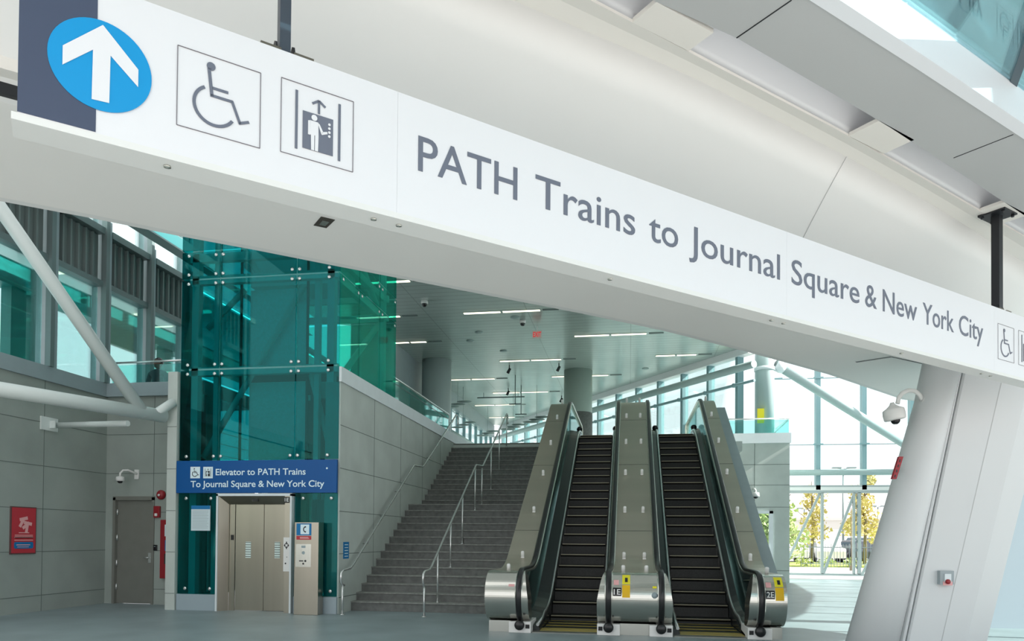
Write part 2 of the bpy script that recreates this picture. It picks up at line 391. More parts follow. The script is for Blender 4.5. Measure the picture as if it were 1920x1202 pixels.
for i, z in enumerate((5.9, 5.45, 5.0)):
    mb = MB().tube([(-16, 6 + k * 2.5, z + .5 - k * .12 + .02 * (k - 6) ** 2) for k in range(12)], .012, 6)
    tag(mb.build('overhead_cable', M['black']), ('highest', 'middle', 'lowest')[i] + ' of the three sagging overhead wires outside the left windows', 'cable', 'overhead wires left')
# glass guard above the utility door and a person behind it
t = thing('guard_rail', (-9.8, 13.55, 4.62), 'glass guard with steel top rail above the utility door', 'railing')
MB().tube([(-10.75, 13.55, 5.05), (-8.75, 13.55, 5.07)], .022, 10).build('top_rail', M['rail'], t)
B((-10.75, 13.54, 4.62), (-8.8, 13.555, 5.0)).build('glass_panel', M['railglass'], t)

# ------------------------------------------------------------------ person (head and shoulders above the slab)
def person():
    t = thing('person', (-10.45, 14.6, 4.3), 'person in dark coat behind the glass guard above the utility door', 'person')
    me = bpy.data.meshes.new('body')
    vs = [(0, 0, .50), (0, 0, .62), (0, .0, .78), (0, 0, .86), (-.19, 0, .76), (.19, 0, .76), (-.24, -.04, .50), (.24, -.04, .50), (-.16, -.22, .40), (.16, -.22, .40), (0, 0, .40), (-.1, 0, .36), (.1, 0, .36), (-.12, -.38, .34), (.12, -.38, .34), (-.12, -.40, .02), (.12, -.40, .02), (-.12, -.50, .02), (.12, -.50, .02)]
    es = [(10, 0), (0, 1), (1, 2), (2, 3), (2, 4), (2, 5), (4, 6), (5, 7), (6, 8), (7, 9), (10, 11), (10, 12), (11, 13), (12, 14), (13, 15), (14, 16), (15, 17), (16, 18)]
    me.from_pydata(vs, es, []); o = bpy.data.objects.new('body', me); col.objects.link(o); o.parent = t
    o.modifiers.new('skin', 'SKIN'); rad = [.15, .14, .13, .055, .075, .075, .05, .05, .035, .035, .15, .1, .1, .07, .07, .05, .05, .04, .04]
    sv = me.skin_vertices[0].data
    for i, r in enumerate(rad): sv[i].radius = (r, r * .8)
    sv[10].use_root = True
    o.modifiers.new('sub', 'SUBSURF').levels = 1; o.modifiers['sub'].render_levels = 2; me.materials.append(M['coat'])
    b0 = wloc(t)
    hd = MB().ball(b0 + V((0, -.01, .98)), .10, 16, (.85, .98, 1.18)); hd.ball(b0 + V((0, -.11, .96)), .018, 8, (1, 1.2, 1.4))
    for s in (-1, 1): hd.ball(b0 + V((s * .085, 0, .97)), .022, 8, (.5, 1, 1.4))
    hh = hd.build('head', M['skin'], t)
    for s in (-1, 1): MB().ball(b0 + V((s * .033, -.098, .995)), .011, 8).build('eye', M['celld'], hh)
    MB().box(b0 + V((-.025, -.107, .925)), b0 + V((.025, -.098, .93))).build('mouth', M['red'], hh)
    MB().ball(b0 + V((0, .02, 1.02)), .105, 16, (.95, 1, 1.05)).build('hair', M['celld'], t)
person()
tag(B((-10.7, 14.5, 4.62), (-10.2, 14.95, 4.66)).build('bench', M['fascia']), 'low seat the person above the utility door sits on', 'bench')

# ------------------------------------------------------------------ white tube truss at left
nodeA = V((-8.87, 12.62, 3.74))
pipeL = onZ(0, 730, 3.78); dirp = (pipeL - nodeA).normalized()
pn = V((dirp.y, -dirp.x, 0)); pc = pn.dot(nodeA)
t = thing('tube_brace', nodeA, 'white steel tube brace joined beside the elevator tower', 'brace')
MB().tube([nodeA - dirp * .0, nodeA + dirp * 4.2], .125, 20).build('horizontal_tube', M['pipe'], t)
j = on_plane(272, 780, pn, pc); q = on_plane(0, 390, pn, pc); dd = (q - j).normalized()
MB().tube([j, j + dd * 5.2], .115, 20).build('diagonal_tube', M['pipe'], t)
j2 = on_plane(282, 782, pn, pc)
MB().tube([j2, j2 + V((.28, .30, .34))], .085, 16).build('stub_tube', M['pipe'], t)
pl = onX(97, 797, XL)
MB().tube([pl + V((.05, .05, 0)), on_plane(240, 794, pn, pc)], .055, 12).build('tie_rod', M['pipe'], t)
B((XL, pl.y - .28, pl.z - .12), (XL + .03, pl.y + .12, pl.z + .13)).build('wall_plate', M['pipe'], t)
B(pl + V((.02, -.08, -.07)), pl + V((.14, -.06, .07))).build('clevis', M['pipe'], t)
tag(B((-10.5, 9, 7.98), (-10.2, 22, 8.28)).build('roof_beam', M['pipefar']), 'greenish roof edge beam high above the left clerestory', 'beam')

# ================================================================== ELEVATOR TOWER
ev = thing('elevator', (-7.0, YT, 0), 'teal glass elevator tower with stainless doors and blue sign band', 'elevator')
TX0, TX1 = -8.65, -5.38; TB = 16.0; TTOP = 9.4
xs_ = [TX0, -7.83, -6.255, TX1]; zs_ = [2.88, 4.66, 6.42, 6.97, 9.3]
def spider(x, y, z, parent, ax=(0, -1, 0)):
    MB().lathe([(.0, 0), (.034, .0), (.034, .012), (.022, .02), (0, .022)], V((x, y, z)), ax, 12).build('bolt', M['rail'], parent)
for i in range(3):
    for k in range(len(zs_) - 1):
        g = B((xs_[i] + .012, YT, zs_[k] + .02), (xs_[i + 1] - .012, YT + .025, zs_[k + 1] - .02)).build('glass_panel', M['teal'], ev)
        if k < 3:
            for xx in (xs_[i] + .16 if i == 0 else xs_[i] + .06, xs_[i + 1] - .09 if i < 2 else xs_[i + 1] - .22):
                for zz in (zs_[k] + .09, zs_[k + 1] - .09): spider(xx, YT, zz, g)
for xa, xb in ((TX0, -7.83), (-6.24, TX1)):
    g = B((xa + .012, YT, .32), (xb - .012, YT + .025, 2.26)).build('glass_panel', M['teal'], ev)
    for xx in (xa + .17, xb - .13):
        for zz in (.42, 2.16): spider(xx, YT, zz, g)
ysd = [YT + .03, 13.75, 14.95, TB]
for i in range(3):
    for k in range(1, len(zs_) - 1):
        z0 = 4.64 if k == 1 else zs_[k]
        g = B((TX1 - .025, ysd[i] + .012, z0 + .02), (TX1, ysd[i + 1] - .012, zs_[k + 1] - .02)).build('side_glass_panel', M['tealside'], ev)
        if k < 3:
            for yy in (ysd[i] + .1, ysd[i + 1] - .1): spider(TX1, yy, zs_[k + 1] - .1, g, (1, 0, 0))
for k in range(len(zs_) - 1): B((TX0, YT + .03, zs_[k] + .02), (TX0 + .025, TB, zs_[k + 1] - .02)).build('side_glass_panel', M['teal'], ev)
for k in range(1, len(zs_) - 1): B((TX0, TB, zs_[k] + .02), (TX1, TB + .02, zs_[k + 1] - .02)).build('rear_glass_panel', M['tealside'], ev)
# steel inside
for x in (TX0 + .22, TX1 - .24):
    for y in (YT + .20, TB - .25): B((x - .07, y - .07, .0), (x + .07, y + .07, TTOP)).build('column', M['towersteel'], ev)
for x in (-8.05, -5.95): B((x - .05, YT + .25, .3), (x + .05, YT + .36, 9.2)).build('guide_post', M['towersteel'], ev)
for z in (2.8, 4.66, 6.46, 6.9):
    B((TX0 + .1, YT + .13, z - .09), (TX1 - .1, YT + .25, z + .07)).build('cross_beam', M['towersteel'], ev)
    B((TX1 - .3, YT + .2, z - .07), (TX1 - .18, TB - .2, z + .07)).build('side_beam', M['towersteel'], ev)
    B((TX0 + .1, TB - .3, z - .07), (TX1 - .1, TB - .2, z + .07)).build('rear_beam', M['towersteel'], ev)
for a, b in (((TX0 + .3, TB - .2, 2.9), (TX1 - .3, TB - .2, 6.4)), ((TX0 + .3, TB - .4, 6.4), (TX1 - .3, TB - .4, 4.7)), ((TX1 - .24, YT + .3, 8.0), (TX1 - .24, TB - .3, 6.4)), ((TX0 + .3, TB - .3, 6.5), (TX1 - .3, TB - .3, 9.0))):
    MB().tube([a, b], .07, 10).build('diagonal_brace', M['towersteel'], ev)
for a, b in (((-8.40, YT + .42, 3.0), (-6.3, YT + .42, 6.35)), ((-8.40, YT + .5, 5.6), (-7.6, YT + .5, 6.35)), ((-5.7, YT + .45, 3.0), (-6.15, YT + .45, 4.6)), ((-8.4, YT + .4, 8.6), (-7.2, YT + .4, 6.5))):
    MB().tube([a, b], .06, 10).build('diagonal_brace', M['towersteel'], ev)
B((-7.50, YT + .55, 2.95), (-6.28, YT + .6, 4.50)).build('mesh_screen', M['towergrille'], ev)
B((-7.50, YT + .55, 4.80), (-6.28, YT + .6, 6.35)).build('mesh_screen', M['towergrille'], ev)
B((-7.56, YT + .62, 4.50), (-5.75, YT + 1.9, 4.70)).build('cab_roof', M['towerdark'], ev)
B((-6.15, YT + .55, 4.15), (-5.68, YT + .7, 4.48)).build('drive_box', M['towersteel'], ev)
B((-6.18, YT + .5, 2.9), (-6.08, YT + 1.4, 4.6)).build('equipment_rack', M['towerdark'], ev)
B((-5.98, YT + .8, 2.9), (-5.80, YT + 1.1, 4.0)).build('equipment_rack', M['towerdark'], ev)
B((-5.72, YT + .5, 2.9), (-5.66, YT + 1.1, 3.9)).build('equipment_rack', M['towerdark'], ev)
B((-7.7, YT + .9, 6.55), (-5.8, YT + 1.8, 7.3)).build('hoist_machine', M['towergrille'], ev)
for x in (-7.62, -6.22): B((x - .02, YT + .4, .2), (x + .02, YT + .44, 9.2)).build('guide_rail', M['towerdark'], ev)
B((TX0 + .05, 15.7, .3), (TX1 - .1, 15.78, 4.6)).build('rear_wall', M['towerdark'], ev)
for k in range(14): x = TX0 + .15 + k * .08; B((x, 13.5, .3), (x + .03, 13.56, 2.3)).build('rib', M['towersteel'], ev) if x < -7.75 else None
for k in range(11): x = -6.2 + k * .08; B((x, 13.3, .3), (x + .03, 13.36, 2.3)).build('rib', M['towersteel'], ev)
B((-6.0, 13.0, 1.65), (-5.72, 13.2, 2.15)).build('control_cabinet', M['towerdark'], ev)
B((TX0 + .02, 14.0, .3), (-7.8, 14.1, 2.85)).build('backing_panel', M['towerdark'], ev)
B((-6.25, 13.9, .3), (TX1 - .1, 14.0, 2.85)).build('backing_panel', M['towerdark'], ev)
# base, frame, doors
B((TX0, YT - .02, 0), (-7.83, YT + .2, .31)).build('base_panel', M['base'], ev)
B((-6.24, YT - .02, 0), (TX1, YT + .2, .31)).build('base_panel', M['base'], ev)
dx0, dx1 = -7.80, -6.26
fr = MB().box((dx0, YT - .08, 0), (dx0 + .035, YT + .3, 2.24)).box((dx1 - .035, YT - .08, 0), (dx1, YT + .3, 2.24)).box((dx0, YT - .08, 2.20), (dx1, YT + .3, 2.25))
fr.build('portal_trim', M['fascia_white'], ev)
fr = MB()
yf, yb = YT - .06, YT + .10; il, ir, it = onY(428, 1040, YT + .1).x, onY(533, 1040, YT - .06).x, 2.05
fr.hexa([(dx0 + .035, yf, 0), (il, yb, 0), (il, yb + .02, 0), (dx0 + .035, yb + .02, 0)], [(dx0 + .035, yf, 2.2), (il, yb, it), (il, yb + .02, it), (dx0 + .035, yb + .02, 2.2)])
fr.box((ir, yf, 0), (dx1 - .035, yb + .02, 2.2))
fr.hexa([(dx0 + .035, yf, 2.2), (dx1 - .035, yf, 2.2), (dx1 - .035, yb + .02, 2.2), (dx0 + .035, yb + .02, 2.2)], [(dx0 + .035, yf, 2.201), (dx1 - .035, yf, 2.201), (dx1 - .035, yb + .02, 2.201), (dx0 + .035, yb + .02, 2.201)])
fr.face([(dx0 + .035, yf, 2.2), (dx1 - .035, yf, 2.2), (ir, yb, it), (il, yb, it)])
fr.build('portal', M['doorsteel'], ev)
mid = onY(494.5, 1040, YT + .14).x; sd0 = onY(441, 1040, YT + .14).x
l1 = B((il, yb + .03, 0), (sd0 - .005, yb + .05, it)).build('side_panel', M['doorsteel'], ev)
da = B((sd0 + .005, yb + .04, .01), (mid - .006, yb + .07, it + .03)).build('door_panel', M['doorsteel'], ev)
db = B((mid + .006, yb + .04, .01), (ir, yb + .07, it + .03)).build('door_panel', M['doorsteel'], ev)
for dp, x in ((da, onY(460.5, 1040, YT + .14).x), (db, onY(515, 1040, YT + .14).x)):
    mb = MB().box((x, yb + .034, 1.02), (x + .11, yb + .04, 1.33))
    mb.build('door_grille', M['towersteel'], dp)
    mb = MB()
    for k in range(7): mb.box((x, yb + .031, 1.04 + k * .045), (x + .11, yb + .035, 1.05 + k * .045))
    mb.build('grille_lines', M['towerdark'], dp)
B((onY(432, 1000, yb).x, yb + .015, 1.36), (onY(437, 1000, yb).x, yb + .03, 1.46)).build('card_slot', M['celld'], ev)
B((-7.11, YT - .01, 2.10), (-6.98, YT + .02, 2.17)).build('floor_indicator', M['celld'], ev)
fd = Frame((0, YT - .082, 0), (1, 0, 0), (0, 0, 1))
s1 = B((-6.42, YT - .07, .78), (-6.30, YT - .05, 1.42)).build('call_plate', M['offwhite'], ev)
fp = Frame((0, YT - .07, 0), (1, 0, 0), (0, 0, 1))
mb = MB()
for k in range(4):
    a = math.pi / 2 * k; fp.stroke(mb, (-6.36 + .02 * math.cos(a), 1.27 + .02 * math.sin(a)), (-6.36 + .05 * math.cos(a), 1.27 + .07 * math.sin(a)), .02)
fp.arc(mb, -6.36, 1.27, .038, 0, 360, .012); fp.disc(mb, -6.375, .93, .015); fp.disc(mb, -6.35, 1.05, .008)
mb.build('call_buttons', M['black'], s1)
n1 = B((-6.42, YT - .066, 2.07), (-6.31, YT - .05, 2.18)).build('number_plate', M['celld'], ev)
lettering('1E', fp, -6.405, -6.325, 2.095, .065, M['offwhite'], n1, -.0, bold=.01)
# blue sign band
sb = B((TX0, YT - .07, 2.26), (TX1, YT - .012, 2.88)).build('sign_band', M['blue'], ev)
fs = Frame((0, YT - .07, 0), (1, 0, 0), (0, 0, 1))
q = lambda x, y: onY(x, y, YT - .07)
lettering('Elevator to PATH Trains', fs, q(404.5, 890).x, q(573, 890).x, q(480, 890.5).z, .118, M['letterwhite'], sb, .001, bold=.012)
lettering('To Journal Square & New York City', fs, q(357.5, 913).x, q(608, 913).x, q(480, 913).z, .118, M['letterwhite'], sb, .001, bold=.012)
for i, (xa, xb) in enumerate(((357, 375), (381, 399))):
    a, b_ = q(xa, 897), q(xb, 897); s = b_.x - a.x
    mb = MB(); fs.rect(mb, a.x, a.z, a.x + s, a.z + s * 1.1, .001); pb = mb.build('symbol_tile', M['letterwhite'], sb)
    if i == 0: wheelchair_icon(fs, a.x + s * .02, a.z + s * .05, s, M['black'], pb, .004, wd=.06)
    else: elevator_icon(fs, a.x, a.z + s * .05, s, M['black'], M['letterwhite'], pb, .004)
mb = MB(); fs.disc(mb, q(613, 878).x, q(613, 878).z, .018, .001); mb.build('screw', M['letterwhite'], sb)
# notice behind the left glass
nb = onY(358, 995, YT - .03); nt_ = onY(394, 948, YT - .03)
t = tag(B((nb.x, YT - .03, nb.z), (nt_.x, YT - .01, nt_.z)).build('notice_board', M['paper'], None), 'pale notice sheet with blue header fixed left of the elevator doors', 'notice')
fn = Frame((0, YT - .03, 0), (1, 0, 0), (0, 0, 1)); mb = MB(); fn.rect(mb, nb.x, nt_.z - .07, nt_.x, nt_.z, .0005); mb.build('header_strip', M['posterblue'], t)
mb = MB()
for k in range(12): fn.rect(mb, nb.x + .03, nb.z + .05 + k * .03, nt_.x - .03 - .05 * random.random(), nb.z + .055 + k * .03, .0005)
mb.build('print_lines', M['fascia'], t)
# help phone pillar
t = thing('help_phone', (-5.86, 12.55, 0), 'stainless help phone pillar right of the elevator doors', 'phone')
B((-6.09, 12.45, 0), (-5.62, 12.68, 1.70)).build('body', M['doorsteel'], t, .006)
fh = Frame((0, 12.45, 0), (1, 0, 0), (0, 0, 1))
mb = MB(); fh.rect(mb, -6.05, 1.46, -5.76, 1.68, .001); s = mb.build('phone_sign', M['posterblue'], t)
mb = MB(); fh.rect(mb, -5.97, 1.48, -5.80, 1.66, .003); w_ = mb.build('white_tile', M['letterwhite'], s)
mb = MB(); fh.arc(mb, -5.86, 1.57, .05, 110, 250, .018, .006); fh.disc(mb, -5.875, 1.615, .014, .006, seg=12); fh.disc(mb, -5.875, 1.525, .014, .006, seg=12); mb.build('handset_symbol', M['black'], w_)
mb = MB(); fh.rect(mb, -6.05, 1.38, -5.76, 1.45, .001); s = mb.build('red_strip', M['redflat'], t)
mb = MB(); fh.rect(mb, -5.98, 1.40, -5.80, 1.415, .003); fh.rect(mb, -5.98, 1.42, -5.82, 1.43, .003); mb.build('print_lines', M['pink'], s)
mb = MB(); fh.rect(mb, -6.06, .88, -5.76, 1.30, .001); s = mb.build('speaker_plate', M['steel'], t)
mb = MB(); fh.rect(mb, -5.99, .98, -5.91, 1.0, .003); fh.disc(mb, -5.87, .99, .02, .003, seg=12); fh.disc(mb, -5.91, .94, .018, .003, seg=12); mb.build('buttons', M['black'], s)
mb = MB(); fh.disc(mb, -5.91, 1.14, .03, .003, seg=16); fh.rect(mb, -5.95, 1.23, -5.87, 1.27, .003); mb.build('speaker_grille', M['fascia'], s)

# ================================================================== devices on the door wall and left wall
def dome_camera(loc, label, k=1., arm=True, group=None):
    x, y, z = loc; t = thing('security_camera', loc, label, 'camera', group); b = V(loc)
    prof = [(.02, .10), (.075, .085), (.085, .0), (.07, -.005)]
    MB().lathe([(r * k, h * k) for r, h in prof], b, seg=20).build('housing', M['offwhite'], t)
    MB().ball(b + V((0, 0, -.005 * k)), .052 * k, 14, (1, 1, .9)).build('dome', M['celld'], t)
    return t
c = V((-10.34, 13.30, 2.55)); t = dome_camera(c, 'white dome camera on the wall above the utility door', 1.0)
MB().tube([c + V((0, 0, .09)), c + V((.0, .0, .16)), c + V((.04, .03, .22)), c + V((.10, .1, .23)), c + V((.15, .2, .19)), c + V((.17, .29, .17))], .022, 10).build('arm', M['offwhite'], t)
B(c + V((.11, .28, .06)), c + V((.21, .30, .26))).build('wall_plate', M['offwhite'], t)
p = onY(303, 928, 13.6); t = thing('fire_bell', p, 'round red fire alarm bell right of the utility door', 'alarm')
MB().lathe([(.02, 0), (.10, 0), (.10, .03), (.07, .07), (0, .08)], p, (0, -1, 0), 24).build('gong', M['red'], t)
MB().lathe([(.025, 0), (.025, .02), (0, .02)], p + V((0, -.08, -.01)), (0, -1, 0), 12).build('hub', M['offwhite'], t)
p = V((-9.02, 13.6, 2.36)); t = thing('fire_bell', p, 'red alarm bell half hidden behind the pale concrete fin', 'alarm')
MB().lathe([(.02, 0), (.11, 0), (.11, .03), (.08, .07), (0, .08)], p, (0, -1, 0), 24).build('gong', M['red'], t)
p = onY(296, 960, 13.6); t = thing('fire_strobe', p, 'small red fire strobe box above the card reader', 'alarm')
B(p + V((-.07, -.05, -.12)), p + V((.07, 0, .12))).build('case', M['red'], t, .008)
B(p + V((-.03, -.075, -.09)), p + V((.03, -.05, -.03))).build('lens', M['offwhite'], t, .01)
p = onY(292, 1027, 13.6); t = thing('card_reader', p, 'small black card reader beside the utility door handle', 'card reader')
B(p + V((-.04, -.03, -.06)), p + V((.04, 0, .06))).build('case', M['celld'], t, .006); B(p + V((-.015, -.034, .02)), p + V((.015, -.03, .03))).build('indicator', M['fascia'], t)
a = onY(303.5, 1085, 13.6); t = thing('fire_cabinet', (-9.3, 13.6, .55), 'tall red fire hose cabinet partly behind the concrete fin', 'cabinet')
B((-9.56, 13.5, .55), (-8.95, 13.6, 1.76)).build('body', M['red'], t, .01)
B((-9.45, 13.49, 1.42), (-9.25, 13.5, 1.66)).build('notice', M['paper'], t); B((-9.45, 13.49, .85), (-9.2, 13.5, 1.06)).build('window', M['towerdark'], t)
B((-9.44, 13.488, 1.12), (-9.30, 13.5, 1.34)).build('valve_label', M['posterblue'], t)
B((-9.40, 13.486, 1.48), (-9.32, 13.49, 1.56)).build('valve_symbol', M['posterblue'], t)
# poster on the left wall
y0, y1, z0, z1 = 11.24, 11.76, 1.10, 1.92; fl2 = Frame((XL + .03, 0, 0), (0, -1, 0), (0, 0, 1))
fl2 = Frame((XL + .03, 0, 0), (0, 1, 0), (0, 0, 1))
t = thing('wall_poster', (XL, 11.5, 1.1), 'red poster with white fan motif and blue panel on the left wall', 'poster')
B((XL, y0 - .02, z0 - .02), (XL + .025, y1 + .02, z1 + .02)).build('frame', mat('poster_frame', (.12, .06, .06), .5), t)
B((XL + .025, y0, z0), (XL + .03, y1, z1)).build('sheet', M['redflat'], t)
mb = MB(); FX = Frame((XL + .03, 0, 0), (0, 1, 0), (0, 0, 1))
for k, (a, b_, r) in enumerate(((.25, .62, 12), (.21, .55, 60), (.30, .50, 35), (.34, .54, -10), (.32, .46, 80))):
    cx, cz = y0 + a, z0 + b_; ca, sa = math.cos(R(r)), math.sin(R(r))
    FX.poly(mb, [(cx + px * ca - pz * sa, cz + px * sa + pz * ca) for px, pz in ((-.09, -.03), (.09, -.03), (.09, .03), (-.09, .03))], .001 + k * .0012, .001)
mb.build('fan_motif', M['pink'], t)
mb = MB(); FX.poly(mb, [(y0 + .05, z0 + .10), (y0 + .07, z0 + .08), (y1 - .07, z0 + .08), (y1 - .05, z0 + .10), (y1 - .05, z0 + .18), (y1 - .07, z0 + .20), (y0 + .07, z0 + .20), (y0 + .05, z0 + .18)], .001); mb.build('blue_panel', M['posterblue'], t)
mb = MB(); FX.rect(mb, y0 + .1, z0 + .14, y1 - .12, z0 + .155, .003); FX.rect(mb, y0 + .12, z0 + .105, y1 - .15, z0 + .115, .003)
for k, wdt in enumerate((.16, .02, .01, .01)): FX.rect(mb, y0 + .05 + wdt * .6, z0 + .36 - k * .045, y1 - .05 - wdt * .6, z0 + .375 - k * .045, .001)
FX.rect(mb, y0 + .06, z0 + .27, y1 - .06, z0 + .30, .001)
mb.build('print_lines', M['pink'], t)

# ================================================================== STAIR WALL AND STAIRS
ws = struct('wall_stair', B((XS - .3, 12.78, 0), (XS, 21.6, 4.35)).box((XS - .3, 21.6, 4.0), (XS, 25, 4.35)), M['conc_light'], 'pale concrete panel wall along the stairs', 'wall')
fw_ = Frame((XS, 0, 0), (0, 1, 0), (0, 0, 1)); mb = MB()
for z in (.30, 1.12, 1.92, 2.73, 3.54): fw_.rect(mb, 12.78, z - .006, 21.5, z + .006, 0, .003)
for y in (14.6, 16.4, 18.2, 20.0): fw_.rect(mb, y - .006, 0, y + .006, 4.35, 0, .003)
mb.build('panel_joint', M['joint'], ws)
struct('trim_3', B((XS - .02, 12.74, 4.35), (XS + .03, 16.1, 4.63)).box((XS - .34, 16.1, 4.35), (XS + .03, 25, 4.63)), M['fascia_white'], 'white slab edge band on top of the stair wall', 'trim')
t = tag(B((XS, 12.98, 1.02), (XS + .008, 13.25, 1.34)).build('step_notice', M['posterblue'], None), 'small blue notice on the stair wall above the handrail end', 'notice')
fz = Frame((XS + .008, 0, 0), (0, 1, 0), (0, 0, 1)); mb = MB()
for k in range(5): fz.rect(mb, 13.03, 1.06 + k * .055, 13.20, 1.075 + k * .055, 0)
mb.build('print_lines', M['letterwhite'], t)

st = thing('staircase', (-3.8, 13.4, 0), 'wide grey stone staircase between the stair wall and the escalators', 'staircase')
RH = LEVEL / 27; y = 13.4; z = 0; steps = []
SX0, SX1 = XS + .002, -2.22
for i in range(27):
    td = .28 if i not in (13,) else 1.15
    if i == 26: td = .35
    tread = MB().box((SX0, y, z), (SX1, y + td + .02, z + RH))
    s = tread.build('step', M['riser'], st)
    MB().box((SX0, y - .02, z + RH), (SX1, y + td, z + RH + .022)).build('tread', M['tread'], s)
    steps.append((y, z + RH)); y += td; z += RH
B((SX0, 13.42, -.0), (SX1, 13.5, .01)).build('footing', M['riser'], st)
mb = MB().prism([(SX1 - .02, 13.7, 0), (SX1 - .02, 21.9, 0), (SX1 - .02, 21.9, 4.0)], (-.02, 0, 0)).build('side_panel', M['riser'], st)
def stair_z(yy):
    zz = 0
    for a, b_ in steps:
        if yy >= a - 1e-6: zz = b_ + .022
    return zz
# centre handrail
def handrail(X, label, posts, wall=False):
    t = thing('handrail', (X, 13, 0), label, 'handrail', None)
    h = .87
    p = [(X, 12.62, .70), (X, 12.55, .62)]
    path = [(X, 12.70, .54), (X, 12.60, .56), (X, 12.555, .62), (X, 12.55, .72), (X, 12.57, .78), (X, 12.64, .82), (X, 12.98, .84)]
    path += [(X, 13.12, .90), (X, 16.93, 3.16), (X, 17.0, 3.2), (X, 17.75, 3.24), (X, 17.85, 3.28), (X, 21.3, 5.17), (X, 21.42, 5.18), (X, 21.5, 5.12), (X, 21.52, 5.0), (X, 21.5, 4.9)]
    MB().tube(path, .022, 10).build('rail', M['rail'], t)
    MB().tube([(X, 12.63, 0), (X, 12.63, .56)], .02, 10).build('post', M['rail'], t)
    MB().lathe([(.05, 0), (.05, .012), (0, .012)], (X, 12.63, 0)).build('foot_plate', M['rail'], t)
    for y_, zt in posts:
        zb = stair_z(y_); o = MB().tube([(X, y_, zb), (X, y_, zt)], .018, 10).build('post', M['rail'], t)
        MB().lathe([(.045, 0), (.045, .012), (0, .012)], (X, y_, zb)).build('foot_plate', M['rail'], o)
    return t
def rz(y_):
    return .90 + (y_ - 13.12) * (2.26 / 3.81) if y_ < 16.93 else (3.2 if y_ < 17.8 else 3.28 + (y_ - 17.85) * (1.89 / 3.45))
handrail(-3.66, 'stainless handrail on posts down the middle of the stairs', [(yy, rz(yy) - .01) for yy in (13.55, 14.55, 15.6, 16.9, 17.7, 18.9, 20.1, 21.3)])
t = handrail(-5.22, 'stainless handrail bracketed to the stair wall', [])
for yy in (14.0, 15.0, 16.0, 18.6, 19.8, 21.0):
    MB().tube([(XS, yy, rz(yy) - .12), (-5.26, yy, rz(yy) - .12), (-5.22, yy, rz(yy) - .02)], .01, 8).build('bracket', M['rail'], t)
# glass guard on stair wall
t = thing('guard_rail', (XS, 18, 4.63), 'glass guard with dark top rail on the stair wall', 'railing')
MB().tube([(XS - .1, 16.02, 5.18), (XS - .1, 21.3, 5.2)], .025, 10).build('top_rail', M['rail'], t)
MB().tube([(XS - .1, 16.02, 5.05), (XS - .1, 21.3, 5.05)], .012, 8).build('lower_rail', M['darkmull'], t)
for k in range(4): B((XS - .11, 16.05 + k * 1.32, 4.63), (XS - .09, 17.33 + k * 1.32, 5.15)).build('glass_panel', M['railglass'], t)

# ================================================================== ESCALATORS
SL = math.tan(R(30)); RK = 12.45; RT = RK + 4.3 / SL; SK = RK + .2; UE = 24.2
NC = (11.10, .555); NR = .40
def smooth_path(zbase, ztop_off=4.3, off=0, k0=RK, rnd=.45):
    # flat - incline - flat in Y, with rounded bends
    k1 = k0 + 4.3 / SL; pts = []
    for (yc, s0, s1, zc) in ((k0, 0, SL, zbase), (k1, SL, 0, zbase + 4.3)):
        a = V((yc - rnd * math.cos(math.atan(s0)), zc - rnd * math.sin(math.atan(s0)))); b = V((yc + rnd * math.cos(math.atan(s1)), zc + rnd * math.sin(math.atan(s1)))); c_ = V((yc, zc))
        for i in range(7):
            t_ = i / 6; pts.append(a * (1 - t_) ** 2 + c_ * 2 * t_ * (1 - t_) + b * t_ ** 2)
    return [(p.x, p.y) for p in pts]
def offset(path, d):
    out = []
    for i, p in enumerate(path):
        a = path[max(0, i - 1)]; b = path[min(len(path) - 1, i + 1)]; t_ = V((b[0] - a[0], b[1] - a[1])).normalized(); out.append((p[0] - t_.y * d, p[1] + t_.x * d))
    return out
def rail_path():
    p = []
    for k in range(15):
        a = R(-82 - 188 * k / 14)                      # bottom, round the front, to the top
        p.append((NC[0] + NR * math.cos(a), NC[1] + NR * math.sin(a)))
    p += smooth_path(.955)
    for k in range(13):
        a = R(90 - 170 * k / 12); p.append((UE + NR * math.cos(a), .555 + 4.3 + NR * math.sin(a)))
    return p
RP = rail_path()
def sweep(mb, X, path, w_, t_, sm=True):
    prof = [(-w_ / 2, 0), (-w_ / 2, t_ * .55), (-w_ * .36, t_), (w_ * .36, t_), (w_ / 2, t_ * .55), (w_ / 2, 0), (w_ * .3, -t_ * .25), (-w_ * .3, -t_ * .25)]
    rings = []
    for i, p in enumerate(path):
        a = path[max(0, i - 1)]; b = path[min(len(path) - 1, i + 1)]; tt = V((b[0] - a[0], b[1] - a[1])).normalized(); n = (-tt.y, tt.x)
        rings.append([(X + u, p[0] + n[0] * v, p[1] + n[1] * v) for u, v in prof])
    return mb.loft(rings, True, sm)
def step_line(yy): return max(0, min(4.3, (yy - SK) * SL))
